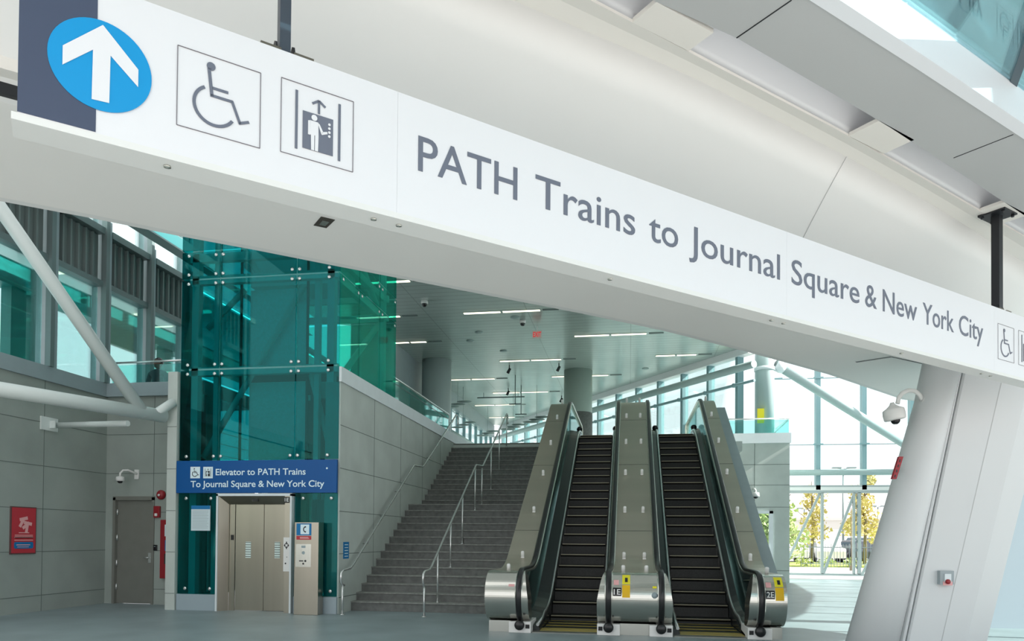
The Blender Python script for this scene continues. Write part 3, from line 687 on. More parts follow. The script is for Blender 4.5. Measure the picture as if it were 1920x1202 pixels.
def escalator(name_label, XA, XB, S0, S1):
    t = thing('escalator', ((XA + XB) / 2, 11.5, 0), name_label, 'escalator')
    for X, side in ((XA, 1), (XB, -1)):
        r = sweep(MB(), X, RP, .085, .03).build('handrail', M['rubber'], t)
        sweep(MB(), X, offset(RP, -.04), .125, .03).build('rail_guide', M['steel'], r)
        # balustrade glass between skirting deck and rail
        Xg = X + side * .0
        top = [p for p in offset(RP, -.06) if p[1] > .16]
        low = [(11.25, .16)] + [(yy, z_ + .20) for yy, z_ in smooth_path(0, k0=SK, rnd=.6) if 1] + [(UE + .1, 4.3 + .2)]
        mid_ = [p for p in offset(RP, -.06)]
        start = [p for p in mid_ if p[0] > 10.7]
        tp = mid_[6:-5]
        poly = tp + low[::-1]
        MB().prism([(Xg - .006, a, b_) for a, b_ in poly], (.012, 0, 0)).build('balustrade_panel', M['balus'], t)
        # dark inner cladding behind the glass up to the top of the deck
        tp2 = [p for p in offset(RP, -.09)[8:-13] if p[0] <= 20.2 and p[1] < 4.4] + [(21.6, 4.4)]; lw2 = [p for p in low if p[0] <= 21.0]
        z_t = 4.3 + .2
        MB().prism([(Xg - side * .03, a, b_) for a, b_ in tp2 + [p for p in lw2 if p[1] < 4.3][::-1]], (-side * .02, 0, 0)).build('inner_cladding', M['darkpanel'], t)
        # skirt deck: sloping stainless strip between glass and steps
        xe = S0 if side == 1 else S1
        pts = [(11.1, .06), (11.7, .10)] + [(yy, z_ + .17) for yy, z_ in smooth_path(0, k0=SK, rnd=.7)] + [(21.0, 4.47), (21.4, 4.32)]
        rings = [[(Xg + side * .012, a, b_ + .07), (xe - side * .03, a, b_ + .02), (xe - side * .0, a, b_ - .02), (xe, a, b_ - .35), (Xg + side * .012, a, b_ - .35)] for a, b_ in pts]
        MB().loft(rings, True, False).build('skirt', M['darkpanel'], t)
        rings = [[(xe - side * .05, a, b_ + .03), (xe + side * .0, a, b_ + .0), (xe + side * .0, a, b_ - .06), (xe - side * .05, a, b_ - .03)] for a, b_ in pts]
        MB().tube([(xe - side * .035, a, b_ + .045) for a, b_ in pts], .026, 8).build('skirt_trim', M['rail'], t)
        # newel bolt head at the upper landing
        MB().ball((xe - side * .06, 20.6, 4.56), .085, 12).build('upper_cap', M['rubber'], t)
    # steps
    n = 0; yy = 11.45
    depth = .355; rise = depth * SL
    y_ = SK - .1; z_ = 0
    for k in range(3):
        y0_ = 11.45 + k * .36
        s = B((S0 + .01, y0_, -.05), (S1 - .01, y0_ + .35, .012)).build('step', M['step'], t)
        MB().box((S0 + .02, y0_, .012), (S1 - .02, y0_ + .02, .016)).build('step_edge', M['yellowline'], s)
        MB().box((S0 + .02, y0_ + .32, .012), (S1 - .02, y0_ + .34, .016)).build('step_edge', M['yellowline'], s)
    z_ = 0; y_ = 11.45 + 3 * .36; k = 0
    while z_ < 4.3 - .01 and k < 40:
        rr = rise if k not in (0,) else rise * .5
        if z_ + rr > 4.28: rr = 4.3 - z_
        z1 = z_ + rr
        prof = [(y_, z_ - .05), (y_ + .02, z1 - .05), (y_, z1 - .01), (y_, z1), (y_ + depth + .03, z1), (y_ + depth + .03, z_ - .05)]
        s = MB().prism([(S0 + .01, a, b_) for a, b_ in prof], (S1 - S0 - .02, 0, 0)).build('step', M['step'], t)
        mb = MB()
        mb.box((S0 + .02, y_ - .003, z1 - .014), (S1 - .02, y_ + .02, z1 + .002)); mb.build('step_edge', M['nosing'], s)
        z_ = z1; y_ += depth; k += 1
    B((S0 + .01, y_, 4.2), (S1 - .01, 21.6, 4.3)).build('upper_plate', M['combs'], t)
    B((S0 - .1, 10.9, -.02), (S1 + .1, 11.44, .015)).build('comb_plate', M['combs'], t)
    mb = MB()
    for k in range(3): mb.box((S0, 11.10 + k * .12, .015), (S1, 11.13 + k * .12, .019))
    mb.build('comb_line', M['yellowline'], t)
    for X in (XA, XB):
        s = B((X - .17, 10.86, 0), (X + .17, 11.5, .17)).build('rail_inlet', M['offwhite'], t, .008)
        MB().lathe([(.03, 0), (.075, 0), (.075, .05), (.055, .07), (0, .07)], (X, 10.86, .12), (0, -1, .0), 18).build('inlet_collar', M['rubber'], s)
        sx = X - .13 if X == XA and XA > -1 or X == XB and XB < 0 else X + .13
        dx = {0: .12, 1: -.12, 2: .12, 3: -.12}
        q_ = X + (.12 if X in (XA,) else -.12)
        if X == XB: q_ = X - .12
        B((q_ - .03, 10.852, .07), (q_ + .03, 10.86, .13)).build('inlet_sensor', M['celld'], s)
    return t
escalator('left escalator of the pair, beside the stone stairs', -1.64, -.30, -1.36, -.46)
escalator('right escalator of the pair, nearest the white column', .47, 1.87, .76, 1.70)
DP = [(11.10, .935)] + smooth_path(.925)
DP = [p for p in DP if p[0] < 21] + [(21.0, 5.225)]
def deck(label, X0, X1, D0, D1, bollx):
    t = thing('escalator_deck', ((X0 + X1) / 2, 11, 0), label, 'escalator deck')
    rings = [[(X0, a, b_), (X1, a, b_), (X1, a, b_ - .12), (X0, a, b_ - .12)] for a, b_ in DP]
    MB().loft(rings, True, False).build('deck_panel', M['deck'], t)
    for yy_ in (13.6, 16.2, 18.6): z_ = .925 + (yy_ - RK) * SL; MB().prism([(X0, yy_, z_ + .001), (X1, yy_, z_ + .001), (X1, yy_ + .008, z_ + .006), (X0, yy_ + .008, z_ + .006)], (0, 0, .001)).build('deck_joint', M['darkpanel'], t)
    # body under the deck
    low = [(11.3, .17), (13.2, .17), (20.6, 4.2), (21.0, 4.2)]
    tp = [(a, b_ - .1) for a, b_ in DP if a > 11.2 and b_ < 4.5] + [(21.0, 4.4)]
    MB().prism([(X0 + .03, a, b_) for a, b_ in tp + low[::-1]], (X1 - X0 - .06, 0, 0)).build('deck_body', M['darkpanel'], t)
    # newel drum
    rings = []
    for k in range(49):
        a = R(90 + 190 * k / 48); f = .5 + .5 * min(1, k / 24)
        y_, z_ = NC[0] + (NR - .02) * math.cos(a), NC[1] + (NR - .02) * math.sin(a) 
        yi = NC[0] + .10 + .08 * math.sin(math.pi * k / 48) * -1; zi = NC[1] + (NR - .03) * math.sin(a) * .96
        xa = X0 - (X0 - D0) * f; xb = X1 + (D1 - X1) * f
        rings.append([(xa, y_, z_), (xb, y_, z_), (xb, yi + .02, zi), (xa, yi + .02, zi)])
    MB().loft(rings, True, False).build('newel_drum', M['steel'], t)
    B((max(D0, X0) + .02, 10.98, 0), (min(D1, X1) - .02, 11.6, .17)).build('kick_panel', M['steel'], t)
    for bx in bollx:
        yy = 12.0
        for k in range(7):
            y_ = 12.15 + k * 1.27 if k else 11.3
            y_ = [11.25, 12.75, 14.25, 15.75, 17.25, 18.75, 20.15][k]
            z_ = .925 if y_ < RK else min(5.225, .925 + (y_ - RK) * SL)
            p = V((bx, y_, z_))
            o = MB().lathe([(.030, -.01), (.030, .10), (.022, .115), (0, .118)], p, (0, -.3, 1), 12).build('bollard', M['offwhite'], t)
            B(p + V((-.03, -.04, -.01)), p + V((.03, .04, .006))).build('bollard_base', M['offwhite'], o)
    return t
dl = deck('stainless deck left of the left escalator with row of knobs', -2.16, -1.69, -2.16, -1.50, (-1.88,))
dc = deck('wide stainless centre deck between the two escalators', -.25, .42, -.47, .63, (-.09, .26))
dr = deck('stainless deck right of the right escalator with side slab', 1.92, 2.22, 1.70, 2.22, (2.03,))
# outer cladding of the right escalator
cl = [(12.6, .35), (RK + .4, .80), (20.0, 5.0), (21.0, 5.0), (21.0, 3.9), (14.0, -.0), (12.6, -.0)]
MB().prism([(2.22, a, b_) for a, b_ in cl], (.30, 0, 0)).build('side_cladding', M['fascia'], dr)
MB().prism([(-2.20, a, b_) for a, b_ in cl], (.04, 0, 0)).build('side_cladding', M['deck'], dl)
# stickers on the newels
FN = Frame((0, NC[0] - (NR - .02) - .004, 0), (1, 0, 0), (0, 0, 1))
def newel_sheet(x0, x1, z0, z1, name, material, parent, lift=.003):
    rings = []
    for k in range(7):
        z_ = z0 + (z1 - z0) * k / 6; a = math.asin(max(-1, min(1, (z_ - NC[1]) / (NR - .02)))); y_ = NC[0] - (NR - .02 + lift) * math.cos(a); zz = NC[1] + (NR - .02 + lift) * math.sin(a)
        rings.append([(x0, y_, zz), (x1, y_, zz), (x1, y_ + .002, zz), (x0, y_ + .002, zz)])
    return MB().loft(rings).build(name, material, parent)
def stickers(x, parent, num):
    x0_ = x; s = newel_sheet(x, x + .115, .58, .76, 'caution_label', M['orange'], parent)
    s2 = newel_sheet(x, x + .115, .77, .90, 'caution_label', M['yellow'], parent)
    newel_sheet(x + .04, x + .08, .80, .86, 'caution_symbol', M['black'], s2, .006)
    s3 = newel_sheet(x - .135, x - .01, .60, .72, 'number_plate', M['celld'], parent)
    ang = math.asin((.66 - NC[1]) / (NR - .02)); fo = V((0, NC[0] - (NR - .02 + .005) * math.cos(ang), NC[1] + (NR - .015) * math.sin(ang)))
    f_ = Frame(fo, (1, 0, 0), (0, math.sin(ang), math.cos(ang)))
    lettering(num, f_, x - .122, x - .022, -.04, .08, M['offwhite'], s3, .002, bold=.01)
    newel_sheet(x - .125, x - .05, .76, .83, 'pink_label', M['pink'], parent)
stickers(-.10, dc, '1E'); stickers(2.06, dr, '2E')
mb = MB().lathe([(.045, 0), (.045, .004), (0, .004)], (.37, NC[0] - (NR - .018) * .99, .62), (0, -1, .1), 18); mb.build('logo_disc', M['fascia'], dc)
newel_sheet(.34, .40, .72, .75, 'yellow_label', M['yellow'], dc)
newel_sheet(-1.80, -1.71, .71, .745, 'red_label', M['pink'], dl)

# ================================================================== RIGHT CONCRETE BLOCK
rw = MB().box((3.0, 25.5, 0), (4.05, 25.8, 4.72)).box((4.78, 25.5, 0), (5.34, 25.8, 4.72)).box((4.05, 25.5, 2.42), (4.78, 25.8, 4.72)).box((5.1, 25.8, 0), (5.34, 27.9, 4.72))
wr = struct('wall_right', rw, M['conc_light'], 'pale concrete wall block right of the escalators', 'wall')
fR = Frame((0, 25.5, 0), (1, 0, 0), (0, 0, 1)); mb = MB()
for z in (.4, 2.55, 3.3, 4.0): fR.rect(mb, 3.0, z - .008, 5.34, z + .008, 0, .003) if z > 2.4 else fR.rect(mb, 4.85, z - .008, 5.34, z + .008, 0, .003)
for x in (4.2,): fR.rect(mb, x - .008, 2.5, x + .008, 4.72, 0, .003)
mb.build('panel_joint', M['joint'], wr)
struct('trim_4', B((2.6, 25.4, 4.72), (5.37, 27.9, 5.06)), M['fascia_white'], 'pale slab edge band on the right concrete block', 'trim')
d2 = thing('door_2', (4.4, 25.5, 0), kind='structure')
MB().box((4.05, 25.46, 0), (4.13, 25.6, 2.42)).box((4.68, 25.46, 0), (4.80, 25.6, 2.42)).box((4.05, 25.46, 2.33), (4.80, 25.6, 2.42)).box((4.05, 25.46, 0), (4.8, 25.6, .12)).build('door_frame', M['fascia_white'], d2)
B((4.13, 25.52, .12), (4.68, 25.54, 2.33)).build('glass_pane', M['clear'], d2)
B((4.60, 25.40, 1.0), (4.64, 25.46, 1.3)).build('door_handle', M['rail'], d2)
t = thing('guard_rail', (4.2, 25.5, 5.06), 'glass guard with steel rail on the right concrete block', 'railing')
MB().tube([(2.5, 25.5, 5.56), (5.32, 25.5, 5.56), (5.32, 27.8, 5.56)], .025, 10).build('top_rail', M['rail'], t)
MB().tube([(4.9, 25.9, 5.10), (5.3, 25.55, 5.5)], .02, 8).build('corner_brace', M['rail'], t)
B((2.6, 25.49, 5.06), (5.3, 25.505, 5.52)).build('glass_panel', M['railglass'], t); B((5.31, 25.55, 5.06), (5.325, 27.8, 5.52)).build('glass_panel', M['railglass'], t)
c = onY(1417, 931, 25.1); t = dome_camera(c, 'white dome camera on the right concrete block above the glass door', 1.5)
MB().tube([c + V((0, 0, .1)), c + V((0, 0, .2)), c + V((-.02, .15, .27)), c + V((-.02, .4, .27))], .03, 8).build('arm', M['offwhite'], t)

# ================================================================== UPPER HALL
cp = [(-9.5, 16.5), (-9.5, 21), (-8.05, 22), (-8.05, 27.8), (-8.45, 33.6), (-8.3, 41.5), (-7.6, 42), (-1.9, 34.05), (3.89, 25.84), (6.0, 22.6), (9.5, 17.5), (9.0, 16.5)]
ceil = struct('ceiling', MB().prism([(a, b_, CEIL) for a, b_ in cp], (0, 0, .3)), M['ceil'], 'grey plank metal ceiling over the upper hall', 'ceiling')
struct('shade_roof', MB().prism([(a, b_, 8.55) for a, b_ in ((4.5, 17), (9.0, 22), (18.6, 24.5), (18.0, 19.3), (17.4, 17), (16.6, 14.2), (15.4, 11.4), (15.2, 9.9), (19.5, 9.7), (19.5, 5.5), (4.5, 5.5))], (0, 0, .2)), M['white'], 'unseen roof plate over the right of the concourse, outline shaped to shade floor and column', 'roof')  # unseen plate, edge drawn to cast the curved floor shadow and shade the column
frost = bpy.data.materials.new('diffuser_sheet'); frost.use_nodes = True; fn_ = frost.node_tree; fn_.nodes.clear()
fo_ = fn_.nodes.new('ShaderNodeOutputMaterial'); ft_ = fn_.nodes.new('ShaderNodeBsdfTranslucent'); ft_.inputs[0].default_value = (.34, .36, .36, 1); fn_.links.new(ft_.outputs[0], fo_.inputs[0])
struct('daylight_diffuser', MB().prism([(a, b_, 8.6) for a, b_ in ((-9.3, 7.2), (4.5, 7.2), (4.5, 16.6), (-9.3, 16.6))], (0, 0, .001)), frost, 'unseen translucent panel behind the bulkhead, added to brighten the concourse', 'daylight_diffuser')  # translucent panel added out of view to brighten the hall with diffused daylight
ob = V((-.5773, .8165, 0)); on_ = V((.8165, .5773, 0)); o0 = V((3.89, 25.84, 0))
fas = MB(); L0, L1 = -.25, 20.2
def obx(s0, s1, d0, d1, z0, z1, mb):
    P = lambda s, d, z: o0 + ob * s + on_ * d + V((0, 0, z))
    return mb.hexa([P(s0, d0, z0), P(s1, d0, z0), P(s1, d1, z0), P(s0, d1, z0)], [P(s0, d0, z1), P(s1, d0, z1), P(s1, d1, z1), P(s0, d1, z1)])
w2 = thing('window_2', o0, kind='structure')
obx(L0, L1, -.05, .3, 7.86, 8.12, MB()).build('head_fascia', M['sign'], w2)
obx(L0, L1, .0, .2, 4.3, 4.45, MB()).build('sill', M['mull'], w2)
sL = [.38 + 1.49 * k for k in range(0, 14)]
for k, s in enumerate(sL):
    obx(s - .06, s + .06, .02, .30, 4.3, 7.9, MB()).build('mullion', M['mull'], w2)
    if k < len(sL) - 1: obx(s + .06, sL[k + 1] - .06, .15, .17, 4.45, 7.88, MB()).build('glass_pane', M['clear'], w2)
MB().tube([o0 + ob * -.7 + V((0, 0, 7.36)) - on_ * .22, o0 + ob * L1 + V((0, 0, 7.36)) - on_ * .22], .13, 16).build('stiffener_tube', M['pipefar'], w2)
MB().tube([o0 + ob * -.6 + V((0, 0, 6.84)) - on_ * .1, o0 + ob * L1 + V((0, 0, 6.84)) - on_ * .1], .05, 10).build('transom', M['mull'], w2)
for s in sL: p = o0 + ob * s + V((0, 0, 6.84)) - on_ * .1; MB().ball(p, .085, 10).build('transom_fitting', M['mull'], w2)
# left side of upper hall
struct('wall_hall', B((-8.3, 20.5, 7.4), (-7.95, 42, 8.1)).box((-8.3, 20.5, 4.3), (-7.95, 27.6, 7.4)), M['fascia'], 'blue grey upper wall along the left of the upper hall', 'wall')
w3 = thing('window_3', (-8.2, 35, 4.3), kind='structure')
for k in range(11):
    y_ = 28.0 + k * 1.4; B((-8.25, y_ - .05, 4.3), (-8.1, y_ + .05, 7.4)).build('mullion', M['mull'], w3)
    B((-8.18, y_ + .05, 4.4), (-8.16, y_ + 1.35, 7.38)).build('glass_pane', M['clear'], w3)
MB().tube([(-7.9, 27.6, 6.15), (-7.9, 42.5, 6.15)], .12, 12).build('stiffener_tube', M['pipefar'], w3)
def round_column(px0, px1, ytop, label, mname, zb, zt, X=None, lower=None, Yc=None):
    a = onY(px0, ytop, Yc); b_ = onY(px1, ytop, Yc); r = (b_.x - a.x) / 2 * .985; cx = (a.x + b_.x) / 2
    t = thing('round_column', (cx, Yc, zb), label, 'column')
    MB().lathe([(r, 0), (r, zt - zb)], (cx, Yc, zb), seg=40).build('shaft', mname, t)
    if lower: MB().lathe([(r + .015, 0), (r + .015, lower)], (cx, Yc, zb), seg=40).build('lower_cladding', M['riser'], t)
    return t, cx, r
M['colgrey'] = mat('column_grey', (.42, .50, .50), .4)
round_column(792, 846, 700, 'grey round column on the upper level left of the stairs', M['colgrey'], 4.3, CEIL, Yc=26.3)
round_column(1057, 1111, 716, 'grey green round column behind the left escalator top', mat('column_green', (.34, .42, .38), .4), 4.3, CEIL, Yc=28.6, lower=2.1)
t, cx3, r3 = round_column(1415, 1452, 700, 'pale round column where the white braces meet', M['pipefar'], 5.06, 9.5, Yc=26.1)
MB().lathe([(r3 + .03, 0), (r3 + .03, .12)], (cx3, 26.1, 7.32), seg=30).build('collar', M['fascia_white'], t)
B((cx3 - .30, 25.72, 5.45), (cx3 - .08, 25.76, 5.95)).build('yellow_sign', M['yellow'], t)
t = thing('tube_brace', (cx3, 26.1, 7.4), 'long white diagonal tube brace from the round column down to the right', 'brace')
pa = V((cx3 + .36, 26.1, 7.55)); pb = onY(1705, 838, 27.6)
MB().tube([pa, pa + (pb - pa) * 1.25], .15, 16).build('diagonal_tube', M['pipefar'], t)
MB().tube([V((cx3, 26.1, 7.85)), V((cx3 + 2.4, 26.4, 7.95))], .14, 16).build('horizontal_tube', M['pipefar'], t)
MB().lathe([(.2, 0), (.2, .25), (.13, .4)], pa, (pb - pa), 16).build('node', M['fascia_white'], t)

# lights in the ceiling
for i, (x0, x1, y_, n) in enumerate(((-4.88, -2.61, 20.75, 'nearest long ceiling light above the stair head'), (-9.4, -7.9, 23.6, 'ceiling light seen through the tower glass'), (-1.81, .51, 23.6, 'ceiling light above the right escalator, just right of the exit sign'),
        (-4.84, -2.54, 26.6, 'ceiling light in the row below the exit sign'), (-3.18, -.89, 29.45, 'ceiling light straight above the left escalator head'), (-7.6, -5.6, 29.5, 'ceiling light beside the left round column'), (-6.22, -3.69, 32.45, 'ceiling light above the hanging pendants'),
        (-7.7, -5.68, 35.4, 'fainter ceiling light far down the hall'), (.92, 2.34, 26.55, 'short ceiling light nearest the slanted window wall'), (-7.2, -5.66, 17.9, 'ceiling light just right of the tower top'), (-7.7, -6.3, 39.1, 'farthest ceiling light at the end of the hall'), (-9.0, -6.86, 20.75, 'ceiling light behind the right side of the tower'))):
    if x0 < -8.0 and y_ > 21: x0 = -8.0; x1 = -6.86
    t = thing('ceiling_light', ((x0 + x1) / 2, y_, CEIL), n, 'ceiling light', 'linear ceiling lights')
    B((x0 - .02, y_ - .08, CEIL - .015), (x1 + .02, y_ + .08, CEIL + .005)).build('trim', M['pipefar'], t)
    mdl = (x0 + x1) / 2
    B((x0, y_ - .055, CEIL - .025), (mdl - .04, y_ + .055, CEIL - .012)).build('lamp_tube', M['lamp'], t); B((mdl + .04, y_ - .055, CEIL - .025), (x1, y_ + .055, CEIL - .012)).build('lamp_tube', M['lamp'], t)
    B((x1 + .08, y_ - .05, CEIL - .02), (x1 + .55, y_ + .05, CEIL + .002)).build('air_slot', M['spandrel'], t)
def ceiling_item(px, py, kind, label):
    p = onZ(px, py, CEIL)
    if kind == 'dome':
        t = thing('security_camera', p, label, 'camera')
        MB().lathe([(.09, 0), (.10, -.06), (.08, -.09)], p).build('housing', M['offwhite'], t); MB().ball(p + V((0, 0, -.10)), .075, 12).build('dome', M['celld'], t)
    elif kind == 'spot':
        t = thing('spotlight', p, label, 'spotlight')
        MB().tube([p, p + V((0, 0, -.14))], .02, 8).build('stem', M['black'], t)
        MB().lathe([(.05, 0), (.06, .2), (.05, .21)], p + V((.03, 0, -.12)), (-.5, 0, -1), 12).build('can', M['black'], t)
    else:
        t = thing('sprinkler', p, label, 'sprinkler')
        MB().lathe([(.13, 0), (.13, -.02), (.05, -.03)], p).build('plate', M['pipefar'], t)
    return t
ceiling_item(796, 564, 'dome', 'dome camera on the ceiling right of the tower')
ceiling_item(980, 601, 'dome', 'dome camera on the ceiling left of the exit sign')
ceiling_item(965, 595, 'plate', 'small ceiling plate beside the dome camera near the exit sign')
ceiling_item(898, 623, 'plate', 'small ceiling plate between the two nearest light rows')
ceiling_item(882, 639, 'plate', 'small ceiling plate left of the middle of the hall')
ceiling_item(944, 658, 'plate', 'tiny ceiling plate above the centre light row')
ceiling_item(955, 685, 'spot', 'black spotlight below the centre light row')
ceiling_item(1048, 681, 'spot', 'black spotlight right of the centre light row')
ceiling_item(953, 728, 'spot', 'black spotlight over the hanging pendants')
ceiling_item(1053, 742, 'spot', 'black spotlight left of the green column')
ceiling_item(1210, 691, 'plate', 'small dark ceiling plate near the slanted window wall')
p = onZ(1007, 610, CEIL); pc_ = onY(1007, 627, p.y)
t = thing('exit_sign', pc_, 'small white sign reading EXIT in red under the ceiling', 'sign')
B((pc_.x - .15, pc_.y, pc_.z - .12), (pc_.x + .15, pc_.y + .05, pc_.z + .12)).build('case', M['exitwhite'], t)
MB().tube([(pc_.x, pc_.y + .02, pc_.z + .12), (pc_.x, pc_.y + .02, CEIL)], .012, 8).build('stem', M['offwhite'], t)
lettering('EXIT', Frame((0, pc_.y, 0), (1, 0, 0), (0, 0, 1)), pc_.x - .125, pc_.x + .125, pc_.z - .075, .15, M['exitred'], t, .002, bold=.02)
# hanging pendants of thin blades
for i, (px, py, Y_, sz) in enumerate(((858, 757, 30, .55), (868, 796, 31, .5), (1006, 786, 31, .6), (962, 800, 33, .6), (914, 812, 36, .6))):
    p = onY(px, py, Y_)
    t = thing('hanging_mobile', p, ('disc shaped hanging blades beside the left round column', 'hanging blades left of the stair head', 'largest hanging blades left of the escalator deck', 'hanging blades behind the centre handrail top', 'farthest hanging blades at the end of the hall')[i], 'hanging ornament', 'hanging mobiles in the hall')
    for k in range(3):
        c_ = p + V((.25 * (k - 1), .1 * k, .12 * (k - 1)))
        MB().ball(c_, sz * .62, 14, (1, .5, .13)).build('blade', M['hang'], t)
    MB().tube([p, (p.x, p.y, CEIL)], .008, 6).build('rod', M['hang'], t)
for i, (xa, ya, xb, yb_, Y_) in enumerate(((966, 732, 966, 757, 29), (977, 760, 977, 776, 31))):
    a, b_ = onY(xa, ya, Y_), onY(xb, yb_, Y_)
    t = thing('ceiling_speaker', a, ('near', 'far')[i] + ' rod hung speaker bar above the stair head', 'speaker')
    MB().tube([(a.x, a.y, CEIL), b_], .02, 8).build('rod', M['darkmull'], t); B(b_ + V((-.25, -.05, -.04)), b_ + V((.25, .05, 0))).build('bar', M['darkmull'], t)
a = onZ(935, 736, CEIL); t = thing('ceiling_track', a, 'thin dark lighting track under the ceiling in front of the pendants', 'lighting track')
B((a.x - 1.0, a.y - .03, CEIL - .25), (a.x + 1.2, a.y + .03, CEIL - .2)).build('track', M['darkmull'], t)
for s in (-.7, .9): MB().tube([(a.x + s, a.y, CEIL - .2), (a.x + s, a.y, CEIL)], .012, 6).build('hanger', M['darkmull'], t)

# ================================================================== EXIT WALL (far right)
YE = 28.0
w4 = thing('window_4', (9, YE, 0), kind='structure')
XE = [5.42, 6.86, 8.46, 10.1, 11.75, 13.4]
for k, x in enumerate(XE):
    if k: B((x - .07, YE, 3.3), (x + .09, YE + .28, 10)).build('mullion', M['mull'], w4)
    if k < len(XE) - 1:
        for z0, z1 in ((3.5, 5.0), (5.0, 7.45), (7.45, 10)):
            B((x + .09, YE + .12, z0 + .01), (XE[k + 1] - .07, YE + .14, z1 - .01)).build('glass_pane', M['clear'], w4)
    for z in (4.98, 7.45): B((x - .16, YE - .03, z - .03), (x + .18, YE + .02, z + .03)).build('fitting', M['mull'], w4)
for z in (4.98, 7.45): B((5.35, YE + .10, z - .015), (13.5, YE + .12, z + .015)).build('pane_seam', M['mull'], w4)
MB().tube([(5.35, YE - .1, 3.93), (13.5, YE - .1, 3.93)], .11, 14).build('stiffener_tube', M['pipefar'], w4)
d3 = thing('door_3', (8.5, YE, 0), kind='structure')
B((5.35, YE, 3.40), (13.5, YE + .2, 3.47)).build('head_rail', M['mullframe'], d3)
B((5.35, YE, 3.18), (13.5, YE + .2, 3.28)).build('door_rail', M['mullframe'], d3)
B((5.35, YE, 3.28), (13.5, YE + .2, 3.40)).build('header_band', M['offwhite'], d3)
B((5.35, YE, .14), (13.5, YE + .2, .22)).build('bottom_rail', M['mullframe'], d3)
for x, wd2 in ((7.02, .09), (8.12, .07), (8.30, .11), (10.0, .1), (11.6, .1)): B((x - wd2 / 2, YE, .2), (x + wd2 / 2, YE + .14, 3.2)).build('stile', M['mullframe'], d3)
for x0, x1 in ((5.60, 6.95), (7.08, 8.15), (8.42, 9.9), (10.1, 11.5)):
    a, b_ = V((x0, YE + .06, .22)), V((x1, YE + .06, 3.18)); n_ = V((.045, 0, 0))
    MB().hexa([a - n_, a + n_, a + n_ + V((0, .08, 0)), a - n_ + V((0, .08, 0))], [b_ - n_, b_ + n_, b_ + n_ + V((0, .08, 0)), b_ - n_ + V((0, .08, 0))]).build('diagonal_bar', M['mullframe'], d3)
for k in range(9): B((8.19, YE - .01, .4 + k * .32), (8.23, YE + .02, .5 + k * .32)).build('hinge', M['darkmull'], d3)
struct('wall_side', B((5.95, 13.2, 0), (10.5, 13.45, 3.2)), mat('side_wall', (.52, .60, .66), .5), 'pale blue wall piece behind the white column', 'wall')
# side curtain wall with slender mullions, throws the sun stripes
w5 = thing('window_5', (14.5, 16, 0), kind='structure')
for k in range(14): B((14.45, 8.4 + k * 1.5, 0), (14.6, 8.50 + k * 1.5, 10.5)).build('mullion', M['mull'], w5)
for k in range(13): B((14.5, 8.47 + k * 1.5, 0), (14.52, 9.89 + k * 1.5, 10.5)).build('glass_pane', M['clear'], w5)

# ================================================================== CURVED WHITE BULKHEAD
SU = V((.7508, .6604, 0)); SN = V((.6604, -.7508, 0))       # along the sign, and from the sign towards the viewer
S0_0 = V((-2.41, 2.48, 0))
far = [onZ(x, y, 3.8) for x, y in ((0, 370), (170, 402), (340, 437), (490, 465), (640, 495), (870, 540), (1100, 585), (1250, 617), (1400, 655), (1560, 700), (1700, 748))]
d0 = (far[0] - far[1]).normalized(); far = [far[0] + d0 * 3] + far
near0 = V((-3.40, 3.45, 3.8)) + SN * .06
def nearp(p):
    s = (p - near0).dot(SU); return near0 + SU * s
far += [far[-1] + V((.8, .5, 0)), far[-1] + V((2.6, .9, 0))]
nr = [nearp(p) for p in far]
sof = MB()
for i in range(len(far) - 1): sof.hexa([far[i], far[i + 1], nr[i + 1], nr[i]], [p + V((0, 0, .05)) for p in (far[i], far[i + 1], nr[i + 1], nr[i])])
struct_s = struct('ceiling_soffit', sof, M['soffit'], 'smooth white underside of the curved bulkhead behind the big sign', 'soffit')
mb = MB()
for i in range(len(far) - 1): mb.hexa([far[i], far[i + 1], far[i + 1] + V((-.05, .05, 0)), far[i] + V((-.05, .05, 0))], [p + V((0, 0, 3.6)) for p in (far[i], far[i + 1], far[i + 1] + V((-.05, .05, 0)), far[i] + V((-.05, .05, 0)))])
struct('trim_5', mb, M['white'], 'rear white face of the curved bulkhead', 'trim')
# access panel slits, recessed light, panel seams
mb = MB()
a, b_, c_ = onZ(1605, 679, 3.8), onZ(1671, 669, 3.8), onZ(1735, 683, 3.8)
def strip(mb, p, q, wd2, z):
    d = (q - p).normalized(); n = V((-d.y, d.x, 0)) * wd2 / 2
    return mb.prism([(p - n) + V((0, 0, z)), (q - n) + V((0, 0, z)), (q + n) + V((0, 0, z)), (p + n) + V((0, 0, z))], (0, 0, .004))
strip(mb, a, b_, .05, -.003); strip(mb, b_, c_, .02, -.003); mb.build('access_slit', M['black'], struct_s)
t = thing('recessed_light', onZ(607, 418, 3.8), 'small dark square recessed light in the white soffit', 'recessed light')
q4 = [onZ(x, y, 3.795) for x, y in ((588, 423), (602, 407), (628, 413), (612, 428))]
MB().prism(q4, (0, 0, .004)).build('frame', mat('dark_bronze', (.05, .045, .035), .5), t)
cq = sum(q4, V()) / 4; MB().prism([cq + (p - cq) * .5 + V((0, 0, -.004)) for p in q4], (0, 0, .003)).build('lens', M['steel'], t)

# inclined white face between the soffit and the light cove
topn = [onZ(x, y, 4.75) for x, y in ((995, 15), (1290, 140), (1587, 294), (1730, 373), (1861, 455))]
